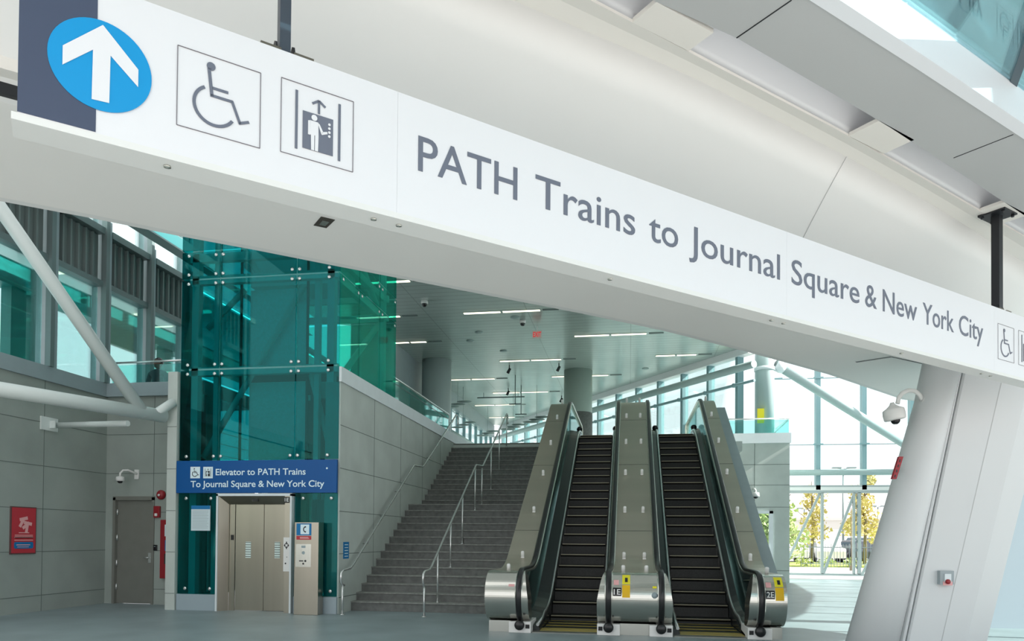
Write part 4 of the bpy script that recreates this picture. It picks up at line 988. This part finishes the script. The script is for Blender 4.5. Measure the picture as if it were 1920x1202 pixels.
# the same line is continued straight to both sides
def ext(pl, a, b): return [pl[0] + (pl[0] - pl[1]).normalized() * a] + pl + [pl[-1] + (pl[-1] - pl[-2]).normalized() * b]
topn = ext(topn, 6.5, 4)
def densify(pl, n):
    out = []; tot = sum((pl[i + 1] - pl[i]).length for i in range(len(pl) - 1))
    for k in range(n + 1):
        d = tot * k / n; i = 0
        while i < len(pl) - 2 and d > (pl[i + 1] - pl[i]).length: d -= (pl[i + 1] - pl[i]).length; i += 1
        out.append(pl[i] + (pl[i + 1] - pl[i]).normalized() * d)
    return out
tn = densify(topn, 40)
face = MB(); rings = []
for p in tn:
    b_ = nearp(p); b_.z = 3.8
    e = p - b_; ring = []
    for k in range(7):
        u = k / 6; q_ = b_ + V((e.x, e.y, 0)) * (u ** 1.15) + V((0, 0, .95 * u)); ring.append(q_)
    ring += [q_ + V((-.06, .06, .03)) for q_ in ring[::-1]]
    rings.append(ring)
face.loft(rings, True, True)
wf = struct('wall_bulkhead', face, M['white'], 'smooth white inclined face of the bulkhead above the sign', 'wall')
# hairline seam on the face
def facept(p, u):
    b_ = nearp(p); b_.z = 3.8; e = p - b_
    return b_ + V((e.x, e.y, 0)) * (u ** 1.15) + V((0, 0, .95 * u))
p = onZ(1587, 294, 4.75); mb = MB().tube([facept(p + SU * .42 * (1 - u), u) + SN * .002 for u in [k / 8 for k in range(9)]], .0025, 6); mb.build('panel_seam', M['greysoffit'], wf)
# cove: cream band, then an open slot crossed by brackets, then the grey soffit beam
slotL = ext([onZ(x, y, 4.75) for x, y in ((1186, 42), (1592, 255), (1837, 396))], 6, 4)
slotR = ext([onZ(x, y, 4.75) for x, y in ((1234, 5), (1381, 71), (1655, 230), (1895, 387))], 6, 4)
M['cream'] = mat('cove_cream', (.85, .82, .77), .5)
s1, s2, s3_ = densify(topn, 40), densify(slotL, 40), densify(slotR, 40)
def closest(pl, p):
    best = None
    for i in range(len(pl) - 1):
        a, b_ = pl[i], pl[i + 1]; t_ = max(0, min(1, (p - a).dot(b_ - a) / (b_ - a).length_squared)); q_ = a + (b_ - a) * t_
        if best is None or (q_ - p).length < (best - p).length: best = q_
    return best
cv = MB(); rings = []
for p in tn:
    q_ = closest(slotL, p); ring = [p, p * .5 + q_ * .5 + V((0, 0, .02)), q_, q_ + V((0, 0, .02)), p + V((0, 0, .03))]
    rings.append(ring)
cv.loft(rings, True, False)
for p_ in ():
    pass
vt = MB(); rings = []
for p in tn:
    q_ = closest(slotL, p); r_ = closest(slotR, q_); ring = []
    for k in range(9):
        u = k / 8; ang = u * math.pi * .5; ring.append(q_ + V((0, 0, .02)) + (r_ + SN * .12 - q_) * (1 - math.cos(ang)) + V((0, 0, .30 * math.sin(ang))))
    ring += [x + V((0, 0, .02)) for x in ring[::-1]]; rings.append(ring)
vt.loft(rings, True, True)
struct('trim_14', vt, M['sign'], 'curved white reflector inside the light slot', 'trim')
struct('trim_6', cv, M['cream'], 'cream cove band between the white face and the grey soffit', 'trim')
gt = ext([onZ(x, y, 4.75) for x, y in ((1523, 0), (1710, 120), (1895, 242))], 5, 4)
gs = MB(); rings = []
for p in densify(slotR, 40):
    q_ = closest(gt, p); rings.append([p, q_, q_ + V((0, 0, .22)), p + V((0, 0, .22))])
gs.loft(rings, True, False)
gb = struct('ceiling_beam', gs, M['greysoffit'], 'grey panelled soffit beam at the upper right', 'beam')
mb = MB()
for (xa, ya), (xb, yb2) in (((1484, 0), (1381, 71)), ((1900, 252), (1788, 296))):
    strip(mb, onZ(xa, ya, 4.75), onZ(xb, yb2, 4.75), .008, -.003)
mb.build('panel_joint', M['black'], gb)
ed = MB(); rings = []
for p in densify(gt, 30): rings.append([p + V((0, 0, -.012)), p + SN * .10 + V((0, 0, -.012)), p + SN * .10 + V((0, 0, .26)), p + V((0, 0, .26))])
ed.loft(rings, True, False); struct('trim_7', ed, mat('edge_white', (.85, .87, .90), .4), 'bright white edge strip of the grey soffit beam', 'trim')
for i, ((x0, y0), (x1, y1), w_) in enumerate((((1186, 42), (1236, 6), .50), ((1592, 255), (1652, 229), .50), ((1837, 396), (1893, 386), .5), )):
    a, b_ = onZ(x0, y0, 4.75), onZ(x1, y1, 4.75); d = SU * w_
    c1 = closest(slotL, a); c2 = closest(slotR, a + SN * .3)
    MB().prism([c1, c2, c2 + d, c1 + d], (0, 0, .03)).build('trim_%d' % (8 + i), M['cream'])
    tag(bpy.data.objects['trim_%d' % (8 + i)], ('first', 'second', 'third')[i] + ' cream bracket plate across the light slot, counted from the left', 'bracket', None, 'structure')
# glass roof beyond the grey beam
g1 = [p + V((0, 0, .25)) for p in densify(gt, 8)]
mb = MB().prism([g1[0], g1[-1], g1[-1] + SN * 6, g1[0] + SN * 6], (0, 0, .02))
w6 = thing('window_6', g1[4], kind='structure'); mb.build('glass_pane', M['roofglass'], w6)
a = onZ(1872, 246, 5.0); b_ = onZ(1925, 60, 5.0)
a = on_plane(1873, 235, (0, 0, 1), 4.99); b2_ = on_plane(1925, 90, (0, 0, 1), 4.99)
dd_ = (b2_ - a).normalized(); nn = V((-dd_.y, dd_.x, 0)) * .03
MB().prism([a - nn, a + dd_ * 5 - nn, a + dd_ * 5 + nn, a + nn], (0, 0, .3)).build('mullion', mat('mullion_dark', (.06, .09, .11), .4), w6)
a = onZ(1630, 18, 5.6); b_ = onZ(1700, 10, 5.6)
t = thing('glass_glint', a, 'glowing bar standing in for a light reflected in the glass roof at the upper right', 'reflection'); MB().tube([a, b_], .02, 8).build('lamp_tube', emit('glint_glow', (1, 1, .95), 1.6), t)  # glowing rod stands in for a light reflected in the glass roof
struct('trim_13', MB().prism([S0_0 + SU * -9 + SN * 1.36 + V((0, 0, 5.0)), S0_0 + SU * 16 + SN * 1.36 + V((0, 0, 5.0)), S0_0 + SU * 16 + SN * 2.6 + V((0, 0, 5.0)), S0_0 + SU * -9 + SN * 2.6 + V((0, 0, 5.0))], (0, 0, .2)), M['white'], 'unseen white band on the viewer side of the glass roof, added to shade the sign', 'trim')  # unseen band added to keep direct sun off the sign face
# far left: lower return of the face and dark slot beside the sign
p1 = onZ(0, 200, 3.8)
mb = MB(); L_ = lambda s, n, z: near0 + SU * s + SN * n + V((0, 0, z))
mb.hexa([L_(-4, .02, .02), L_(1.2, .02, .02), L_(1.2, .06, .02), L_(-4, .06, .02)], [L_(-4, .02, .10), L_(1.2, .02, .10), L_(1.2, .06, .10), L_(-4, .06, .10)])
struct('trim_11', mb, M['black'], 'dark shadow gap strip at the bulkhead foot left of the sign', 'trim')
mb = MB(); mb.hexa([L_(-4, .0, .10), L_(1.2, .0, .10), L_(1.2, .16, .10), L_(-4, .16, .10)], [L_(-4, .0, .24), L_(1.2, .0, .24), L_(1.2, .12, .24), L_(-4, .12, .24)])
struct('trim_12', mb, M['cream'], 'cream ledge strip at the bulkhead foot left of the sign', 'trim')

# ================================================================== BIG OVERHEAD SIGN
S0_ = V((-2.41, 2.48, 0)); FS = Frame(S0_, SU, (0, 0, 1))
sg = thing('overhead_sign', S0_ + SU * 4 + V((0, 0, 3.12)), 'huge white hanging sign for PATH trains across the picture', 'sign')
SB, ST, SLEN = 3.125, 3.755, 9.4
mb = MB()
cuts = [.0, 1.618, 4.743, 7.9, SLEN]
for i in range(4):
    mb = MB(); mb.hexa([FS.P(cuts[i] + .0005, SB), FS.P(cuts[i + 1] - .0005, SB), FS.P(cuts[i + 1] - .0005, SB, -.15), FS.P(cuts[i] + .0005, SB, -.15)], [FS.P(cuts[i] + .0005, ST), FS.P(cuts[i + 1] - .0005, ST), FS.P(cuts[i + 1] - .0005, ST, -.15), FS.P(cuts[i] + .0005, ST, -.15)])
    mb.build('face_panel', M['sign'], sg)
mb = MB(); mb.hexa([FS.P(-.02, SB - .03, -.0), FS.P(SLEN, SB - .03, 0), FS.P(SLEN, SB - .03, -.16), FS.P(-.02, SB - .03, -.16)], [FS.P(-.02, SB, 0), FS.P(SLEN, SB, 0), FS.P(SLEN, SB, -.16), FS.P(-.02, SB, -.16)])
lip = mb.build('bottom_tray', M['signlip'], sg)
for s in (.55, 1.52, 1.66, 3.1, 4.66, 4.8, 6.4, 7.8, 7.98):
    MB().lathe([(.016, 0), (.016, .006), (0, .01)], FS.P(s, SB - .03, -.07), (0, 0, -1), 14).build('screw', M['steel'], lip)
mb = MB(); FS.rect(mb, .0, SB + .003, .27, ST - .003, .001); mb.build('slate_band', M['navy'], sg)
mb = MB(); FS.disc(mb, .286, 3.412, .190, .004, .002, 56); cy = mb.build('arrow_disc', M['cyan'], sg)
mb = MB()
c8 = .0075
FS.poly(mb, [(.290, 3.583), (.149, 3.444), (.149, 3.365), (.2555, 3.466), (.2535, 3.258), (.3175, 3.262), (.3195, 3.464), (.424, 3.366), (.424, 3.441)], c8)
mb.build('arrow', M['sign'], cy)
mb = outline(MB(), FS, .577, 3.255, .931, 3.609, .003); mb.build('symbol_frame', M['inkline'], sg)
wheelchair_icon(FS, .577, 3.255, .354, M['ink'], sg)
mb = outline(MB(), FS, 1.026, 3.268, 1.380, 3.622, .003); mb.build('symbol_frame', M['inkline'], sg)
elevator_icon(FS, 1.026, 3.268, .354, M['ink'], M['sign'], sg)
for body, a, b_ in (('PATH', 1.735, 2.353), ('Trains', 2.478, 3.243), ('to', 3.363, 3.621), ('Journal', 3.725, 4.663), ('Square', 4.799, 5.660), ('&', 5.742, 5.905), ('New', 5.994, 6.516), ('York', 6.611, 7.136), ('City', 7.231, 7.678)):
    lettering(body, FS, a, b_, 3.377, .184, M['ink'], sg, .001, bold=.003)
mb = outline(MB(), FS, 7.97, 3.250, 8.30, 3.60, .003); mb.build('symbol_frame', M['inkline'], sg); wheelchair_icon(FS, 7.965, 3.25, .345, M['ink'], sg)
mb = outline(MB(), FS, 8.40, 3.250, 8.75, 3.60, .003); mb.build('symbol_frame', M['inkline'], sg); elevator_icon(FS, 8.40, 3.25, .35, M['ink'], M['sign'], sg)
# posts
def post(s, zt, label, wd2, plate):
    t = thing('sign_post', FS.P(s, ST, -.08), label, 'post')
    mb = MB(); k = wd2 / 2
    mb.hexa([FS.P(s - k, ST, -.08 - k), FS.P(s + k, ST, -.08 - k), FS.P(s + k, ST, -.08 + k), FS.P(s - k, ST, -.08 + k)], [FS.P(s - k, zt, -.08 - k), FS.P(s + k, zt, -.08 - k), FS.P(s + k, zt, -.08 + k), FS.P(s - k, zt, -.08 + k)])
    mb.build('shaft', M['postgrey'] if not plate else M['black'], t)
    if plate:
        mb = MB(); pz = zt; mb.hexa([FS.P(s - .13, pz - .02, -.20), FS.P(s + .13, pz - .02, -.20), FS.P(s + .13, pz - .02, .05), FS.P(s - .13, pz - .02, .05)], [FS.P(s - .13, pz, -.20), FS.P(s + .13, pz, -.20), FS.P(s + .13, pz, .05), FS.P(s - .13, pz, .05)])
        pp = mb.build('ceiling_plate', M['black'], t)
        for a in (-.1, .1):
            for c_ in (-.17, .02): MB().lathe([(.015, 0), (.015, .02), (0, .02)], FS.P(s + a, pz - .02, c_), (0, 0, -1), 8).build('nut', M['black'], pp)
    for a in (-1, 1):
        mb = MB(); x0 = s + a * (k + .012); mb.prism([FS.P(x0, ST, -.13), FS.P(x0, ST, -.03), FS.P(x0, ST + .07, -.055), FS.P(x0, ST + .085, -.08), FS.P(x0, ST + .07, -.105)], SU * (.008 * a)); mb.build('lug', M['black'], t)
        mb = MB(); mb.hexa([FS.P(s + a * .03, ST, -.04), FS.P(s + a * .125, ST, -.04), FS.P(s + a * .125, ST, -.004), FS.P(s + a * .03, ST, -.004)], [FS.P(s + a * .03, ST + .014, -.04), FS.P(s + a * .125, ST + .014, -.04), FS.P(s + a * .125, ST + .014, -.004), FS.P(s + a * .03, ST + .014, -.004)]); mb.build('foot_bar', mat('bronze_bar', (.16, .14, .11), .4, .5), t)
    MB().tube([FS.P(s - .05, ST + .035, -.08), FS.P(s + .05, ST + .035, -.08)], .008, 8).build('bolt', M['steel'], t)
post(1.056, 5.4, 'slate square post holding the sign above the elevator symbol', .052, False)
post(8.14, 4.755, 'black square post with plate holding the right end of the sign', .075, True)

# ================================================================== LEANING WHITE COLUMN
def colpt(x, y, d=8.5): return EYEP + sight(x, y) * d
A0, B0, C0, D0_ = colpt(1592, 1202), colpt(1700, 1202), colpt(1765, 1202), colpt(1866, 1202)
A1, B1, C1, D1_ = colpt(1745, 680), colpt(1808, 688), colpt(1880, 705), colpt(1984, 728)
def atz(p, q, z): return p + (q - p) * ((z - p.z) / (q.z - p.z))
cr_ = thing('leaning_column', ((A0.x + D0_.x) / 2, A0.y, 0), 'massive leaning white clad column on the right', 'column')
RX = V((math.cos(YAW), math.sin(YAW), 0)); RY = V((-math.sin(YAW), math.cos(YAW), 0))
def section(z):
    a, b_, c_, d_ = [atz(*pq, z) for pq in ((A0, A1), (B0, B1), (C0, C1), (D0_, D1_))]
    return a, b_, c_, d_
rg1, rg2, rg3 = [], [], []
for z in (0, 1.3, 2.6, 3.82):
    a, b_, c_, d_ = section(z); wdt = (b_ - a).length; r = wdt * .5
    ring = []
    for k in range(40):
        t_ = 2 * math.pi * k / 40; ring.append(a + RX * .06 + RX * (wdt * .5 - wdt * .5 * math.cos(t_)) * .88 + RY * (.16 - .26 * math.sin(t_)))
    rg1.append(ring)
    rg2.append([b_ - RX * .075 + RY * .05, b_ - RX * .06 + RY * -.02, b_ - RX * .045 + RY * -.03, b_ - RX * .03 + RY * -.02, b_ - RX * .02 + RY * .05, b_ - RX * .02 + RY * .8, b_ - RX * .075 + RY * .8])
    rg3.append([b_ + RX * .012 + RY * .02, b_ + RX * .03, c_, c_ + RX * .004 + RY * .006, c_ + RX * .008, c_ + RX * ((d_ - c_).length * .5) + RY * .03, d_ + RY * .14, d_ + RY * 1.0, b_ + RX * .012 + RY * 1.0])
MB().loft(rg1, True, True).build('round_shaft', M['colwhite'], cr_)
MB().loft(rg2, True, False).build('edge_bead', M['colwhite'], cr_)
MB().loft(rg3, True, False).build('flat_cladding', M['colwhite'], cr_)
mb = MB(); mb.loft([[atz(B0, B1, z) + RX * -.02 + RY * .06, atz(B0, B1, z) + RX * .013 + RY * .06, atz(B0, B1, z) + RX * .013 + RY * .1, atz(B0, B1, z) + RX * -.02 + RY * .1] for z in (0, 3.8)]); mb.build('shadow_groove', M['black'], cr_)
mb = MB(); mb.loft([[atz(C0, C1, z) + RX * -.002 + RY * -.002, atz(C0, C1, z) + RX * .006 + RY * -.002, atz(C0, C1, z) + RX * .006 + RY * .01, atz(C0, C1, z) + RX * -.002 + RY * .01] for z in (0, 3.8)]); mb.build('panel_seam', M['greysoffit'], cr_)
# call box
p = colpt(1773, 1083, 8.47)
t = thing('pull_station', p, 'small grey and red emergency pull box on the leaning column', 'alarm')
FC = Frame(p, RX, (0, 0, 1)); FC.n = -RY
def fbox(f, a0, b0, a1, b1, c0, c1): return MB().hexa([f.P(a0, b0, c0), f.P(a1, b0, c0), f.P(a1, b0, c1), f.P(a0, b0, c1)], [f.P(a0, b1, c0), f.P(a1, b1, c0), f.P(a1, b1, c1), f.P(a0, b1, c1)])
fbox(FC, -.08, -.08, .08, .08, -.05, .03).build('back_plate', mat('box_grey', (.33, .38, .40), .4), t); fbox(FC, -.035, -.055, .04, .045, .03, .045).build('cover', M['fascia_white'], t); fbox(FC, -.05, -.09, .06, -.045, .03, .036).build('red_label', M['pink'], t)
MB().lathe([(.028, 0), (.028, .02), (.018, .03), (0, .03)], FC.P(-.005, -.045, .045), -RY, 16).build('red_button', M['red'], t)
# red sign edge-on on the column's far side
p = colpt(1682, 876, 8.3)
t = thing('exit_plate', p, 'narrow dark red sign seen almost edge on beside the leaning column', 'sign')
qa, qb = colpt(1673, 898, 8.3), colpt(1686, 856, 8.3)
MB().prism([qa, qa + RX * .05, qb + RX * .05, qb], RY * .04).build('plate', M['red'], t)
qm = (qa + qb) / 2 + RY * .03; MB().tube([qm + RX * .03, qm + RX * .22 + RY * .35], .015, 8).build('bracket', M['offwhite'], t)
mb = MB()
for k in range(4): pk = qa + (qb - qa) * ((k + .3) / 4.4) - RY * .003; mb.prism([pk + RX * .018, pk + RX * .032, pk + RX * .036 + V((0, 0, .03)), pk + RX * .022 + V((0, 0, .03))], RY * .002)
mb.build('lettering', M['celld'], t)
# large dome camera with curved arm
c = colpt(1677, 778, 8.6); r_ = .115
t = thing('security_camera', c, 'large grey dome camera on a curved arm left of the leaning column', 'camera')
MB().lathe([(.02, .16), (.035, .13), (.07, .10), (.115, .075), (.12, .065), (.125, .02), (.12, -.04), (.112, -.05), (.07, -.055)], c + V((.0, 0, -.01)), (-.18, 0, 1), 28).build('housing', M['offwhite'], t)
MB().ball(c + V((.012, 0, -.065)), .052, 16).build('dome', M['celld'], t)
arm = [colpt(x, y, 8.6) for x, y in ((1683, 757), (1685, 746), (1692, 737), (1703, 732), (1715, 733), (1724, 740), (1729, 750))]
MB().tube(arm, .026, 12).build('arm', M['offwhite'], t)
MB().lathe([(.05, 0), (.05, .03)], arm[-1], (1, 0, -.4), 16).build('arm_flange', M['offwhite'], t)
# pair of round lamps near the right edge above the sign
p = on_plane(1908, 530, SN, SN.dot(S0_) - 1.25)
t = thing('twin_spotlight', p, 'pair of small round white lamps behind the right sign post', 'lamp')
fT = Frame(p, SU, (0, 0, 1))
fbox(fT, -.10, -.16, .25, .20, -.05, 0).build('box', M['fascia'], t)
for b_ in (.07, -.07): MB().lathe([(.03, 0), (.05, .05), (.06, .09), (.0, .09)], fT.P(.03 if b_ > 0 else -.02, b_, 0), SN, 16).build('lamp_head', M['offwhite'], t)

# ================================================================== OUTSIDE
struct('ground', B((-80, 28.3, -.25), (140, 260, -.02)), M['outground'], 'bright pavement and car park outside', 'ground')
tag(B((4, 41, -.02), (26, 47.4, .05)).build('verge', M['grass']), 'strip of yellow green grass and low plants behind the picket fence', 'verge', None, 'stuff')
def plant_mb(c, r, n, sz, flat=.8):
    mb = MB(); c = V(c)
    for k in range(n):
        d = V((random.gauss(0, 1), random.gauss(0, 1), random.gauss(0, 1))).normalized() * r * random.random() ** .4; d.z *= flat
        u = V((random.gauss(0, 1), random.gauss(0, 1), random.gauss(0, 1))).normalized(); v_ = u.cross(V((random.gauss(0, 1), random.gauss(0, 1), random.gauss(0, 1)))).normalized()
        q_ = c + d; s = sz * (.6 + .8 * random.random()); mb.face([q_ - u * s - v_ * s * .5, q_ + u * s - v_ * s * .5, q_ + u * s * .6 + v_ * s * .7, q_ - u * s * .5 + v_ * s * .6])
    return mb
for i in range(9):
    x = 9.4 + i * 1.25; tag(plant_mb((x, 41.3 + .3 * (i % 2), .25), .5, 140, .06, .6).build('low_shrub', M['leafg' if i % 3 else 'grass']), 'low green shrub by the picket fence, ' + ('first', 'second', 'third', 'fourth', 'fifth', 'sixth', 'seventh', 'eighth', 'ninth')[i] + ' from the left', 'shrub', 'low shrubs by the fence')
t = thing('picket_fence', (14, 40.2, 0), 'dark metal picket fence in front of the parked cars', 'fence')
for z in (.18, 1.05): B((9.0, 40.18, z), (22, 40.22, z + .04)).build('rail', M['darkmull'], t)
for k in range(88): x = 9.0 + k * .15; B((x, 40.19, .02), (x + .022, 40.21, 1.25)).build('picket', M['darkmull'], t)
def tree(x, y, h, r, mm, label, sparse=1.):
    t = thing('tree', (x, y, 0), label, 'tree')
    MB().tube([(x, y, -.02), (x + .05, y, h * .4), (x, y, h * .75), (x - .03, y, h)], [.11, .08, .05, .02], 8).build('trunk', M['bark'], t)
    mb = MB()
    for k in range(9):
        a = random.random() * 6.28; rr = r * (.2 + .6 * random.random()) * (1.15 - k / 10); zz = h * (.32 + .07 * k)
        sub = plant_mb((x + rr * math.cos(a), y + rr * math.sin(a), zz), r * (.55 - .03 * k), int(130 * sparse), .10, .9)
        i0 = len(mb.v); mb.v += sub.v; mb.f += [[i + i0 for i in f] for f in sub.f]; mb.smooth += sub.smooth
    mb.build('crown', mm, t)
    for k in range(5):
        a = k * 1.3; MB().tube([(x, y, h * (.3 + .1 * k)), (x + r * .7 * math.cos(a), y + r * .5 * math.sin(a), h * (.45 + .1 * k))], [.04, .015], 6).build('branch', M['bark'], t)
p = onZ(1592, 1047, 0)
tree(13.8, 45.6, 5.8, 1.4, M['leafy'], 'yellow autumn tree between the gate diagonals')
tree(10.9, 45.9, 5.0, 1.4, M['leafy'], 'yellow tree beside the right concrete block', .6)
tree(18.6, 63, 3.8, 1.9, M['leafy'], 'low yellow tree near the leaning column')
tree(13.6, 66, 3.2, 1.3, M['leafg'], 'small green tree behind the white cars')
tree(6.8, 36, 4.2, 1.9, M['leafg'], 'dense green tree seen through the glass door', 2.)
def car(x, y, rot, paint, label, suv=False):
    t = thing('car', (x, y, 0), label, 'car', 'parked cars'); h = 1.75 if suv else 1.45; L = 4.5; ca, sa = math.cos(rot), math.sin(rot); W = .88
    P = lambda a, b_, c_: V((x + a * ca - b_ * sa, y + a * sa + b_ * ca, c_))
    body = [(-2.25, .30), (-2.28, .75), (-2.1, .92), (-1.2, 1.0), (1.4, 1.0), (2.1, .88), (2.25, .65), (2.22, .30)]
    MB().loft([[P(a, s * W, c_) for a, c_ in body] for s in (-1, 1)]).build('body', paint, t, .05)
    cab = [(-1.7, .98), (-1.25, h - .06), (-.9, h), (.45, h), (.8, h - .08), (1.35, .98)]
    MB().loft([[P(a, s * W * .84, c_) for a, c_ in cab] for s in (-1, 1)]).build('cabin', paint, t, .04)
    MB().loft([[P(a, s * W * .855, c_) for a, c_ in [(-1.5, 1.02), (-1.12, h - .12), (.5, h - .12), (1.12, 1.02)]] for s in (-1, 1)]).build('windows', M['carglass'], t)
    for a in (-1.4, 1.4):
        for s in (-1, 1): MB().lathe([(.1, -.1), (.33, -.1), (.33, .1), (.1, .1)], P(a, s * W * .95, .33), P(0, 1, 0) - P(0, 0, 0), 18).build('wheel', M['rubber'], t)
H_ = math.pi / 2
for x, y, r_, m_, l_, s_ in ((10.4, 50.4, H_, 'carwhite', 'white car half hidden by the concrete block', False), (12.6, 50.3, H_, 'carwhite', 'white car just left of the first gate stile', True), (14.75, 50.4, H_, 'cardark', 'dark car under the yellow tree between the gate diagonals', False), (16.9, 50.4, H_, 'cardark', 'dark car beside the hinged stile', True),
        (19.1, 50.5, H_, 'carwhite', 'white car beside the leaning column', False), (12.4, 58.5, 0, 'carwhite', 'white car parked sideways in the second row on the left', False), (17.4, 58.5, 0, 'carwhite', 'white van like car in the second row', True), (22.4, 58.5, 0, 'cardark', 'dark car in the second row near the leaning column', False)):
    car(x, y, r_, M[m_], l_, s_)
def light_pole(px, ptop, Y_, label):
    a = onY(px, ptop, Y_); t = thing('light_pole', (a.x, Y_, 0), label, 'street lamp')
    MB().tube([(a.x, Y_, -.02), (a.x, Y_, a.z)], [.09, .05], 8).build('pole', M['darkmull'], t)
    for s in (-1, 1):
        MB().tube([(a.x, Y_, a.z), (a.x + s * .6, Y_, a.z + .1)], .03, 6).build('arm', M['darkmull'], t); B((a.x + s * .5 - .25, Y_ - .15, a.z + .05), (a.x + s * .5 + .35, Y_ + .15, a.z + .15)).build('lamp_head', M['darkmull'], t)
light_pole(1581, 880, 54.5, 'tall light pole above the yellow tree'); light_pole(1646, 951, 75, 'distant light pole near the leaning column'); light_pole(1508, 955, 80, 'distant light pole beside the left yellow tree')
t = thing('warehouse', (30, 110, 0), 'long pale warehouse on the horizon beyond the car park', 'building')
B((10, 110, -.02), (75, 130, 4.3)).build('wall', M['bldg'], t); B((9.8, 109.8, 4.3), (75.2, 130.2, 4.7)).build('roof', M['bldg'], t)
for k in range(9): B((14 + k * 7, 109.95, 0), (17.5 + k * 7, 110, 3)).build('loading_door', M['fascia_white'], t)
a = onZ(1596, 1070, 0); t = thing('marker_post', a, 'thin marker post on the pavement outside the gate', 'post')
MB().tube([a, a + V((0, 0, 3.0))], .02, 8).build('rod', M['bark'], t); B(a + V((-.06, -.06, 0)), a + V((.06, .06, .25))).build('footing', M['bark'], t)
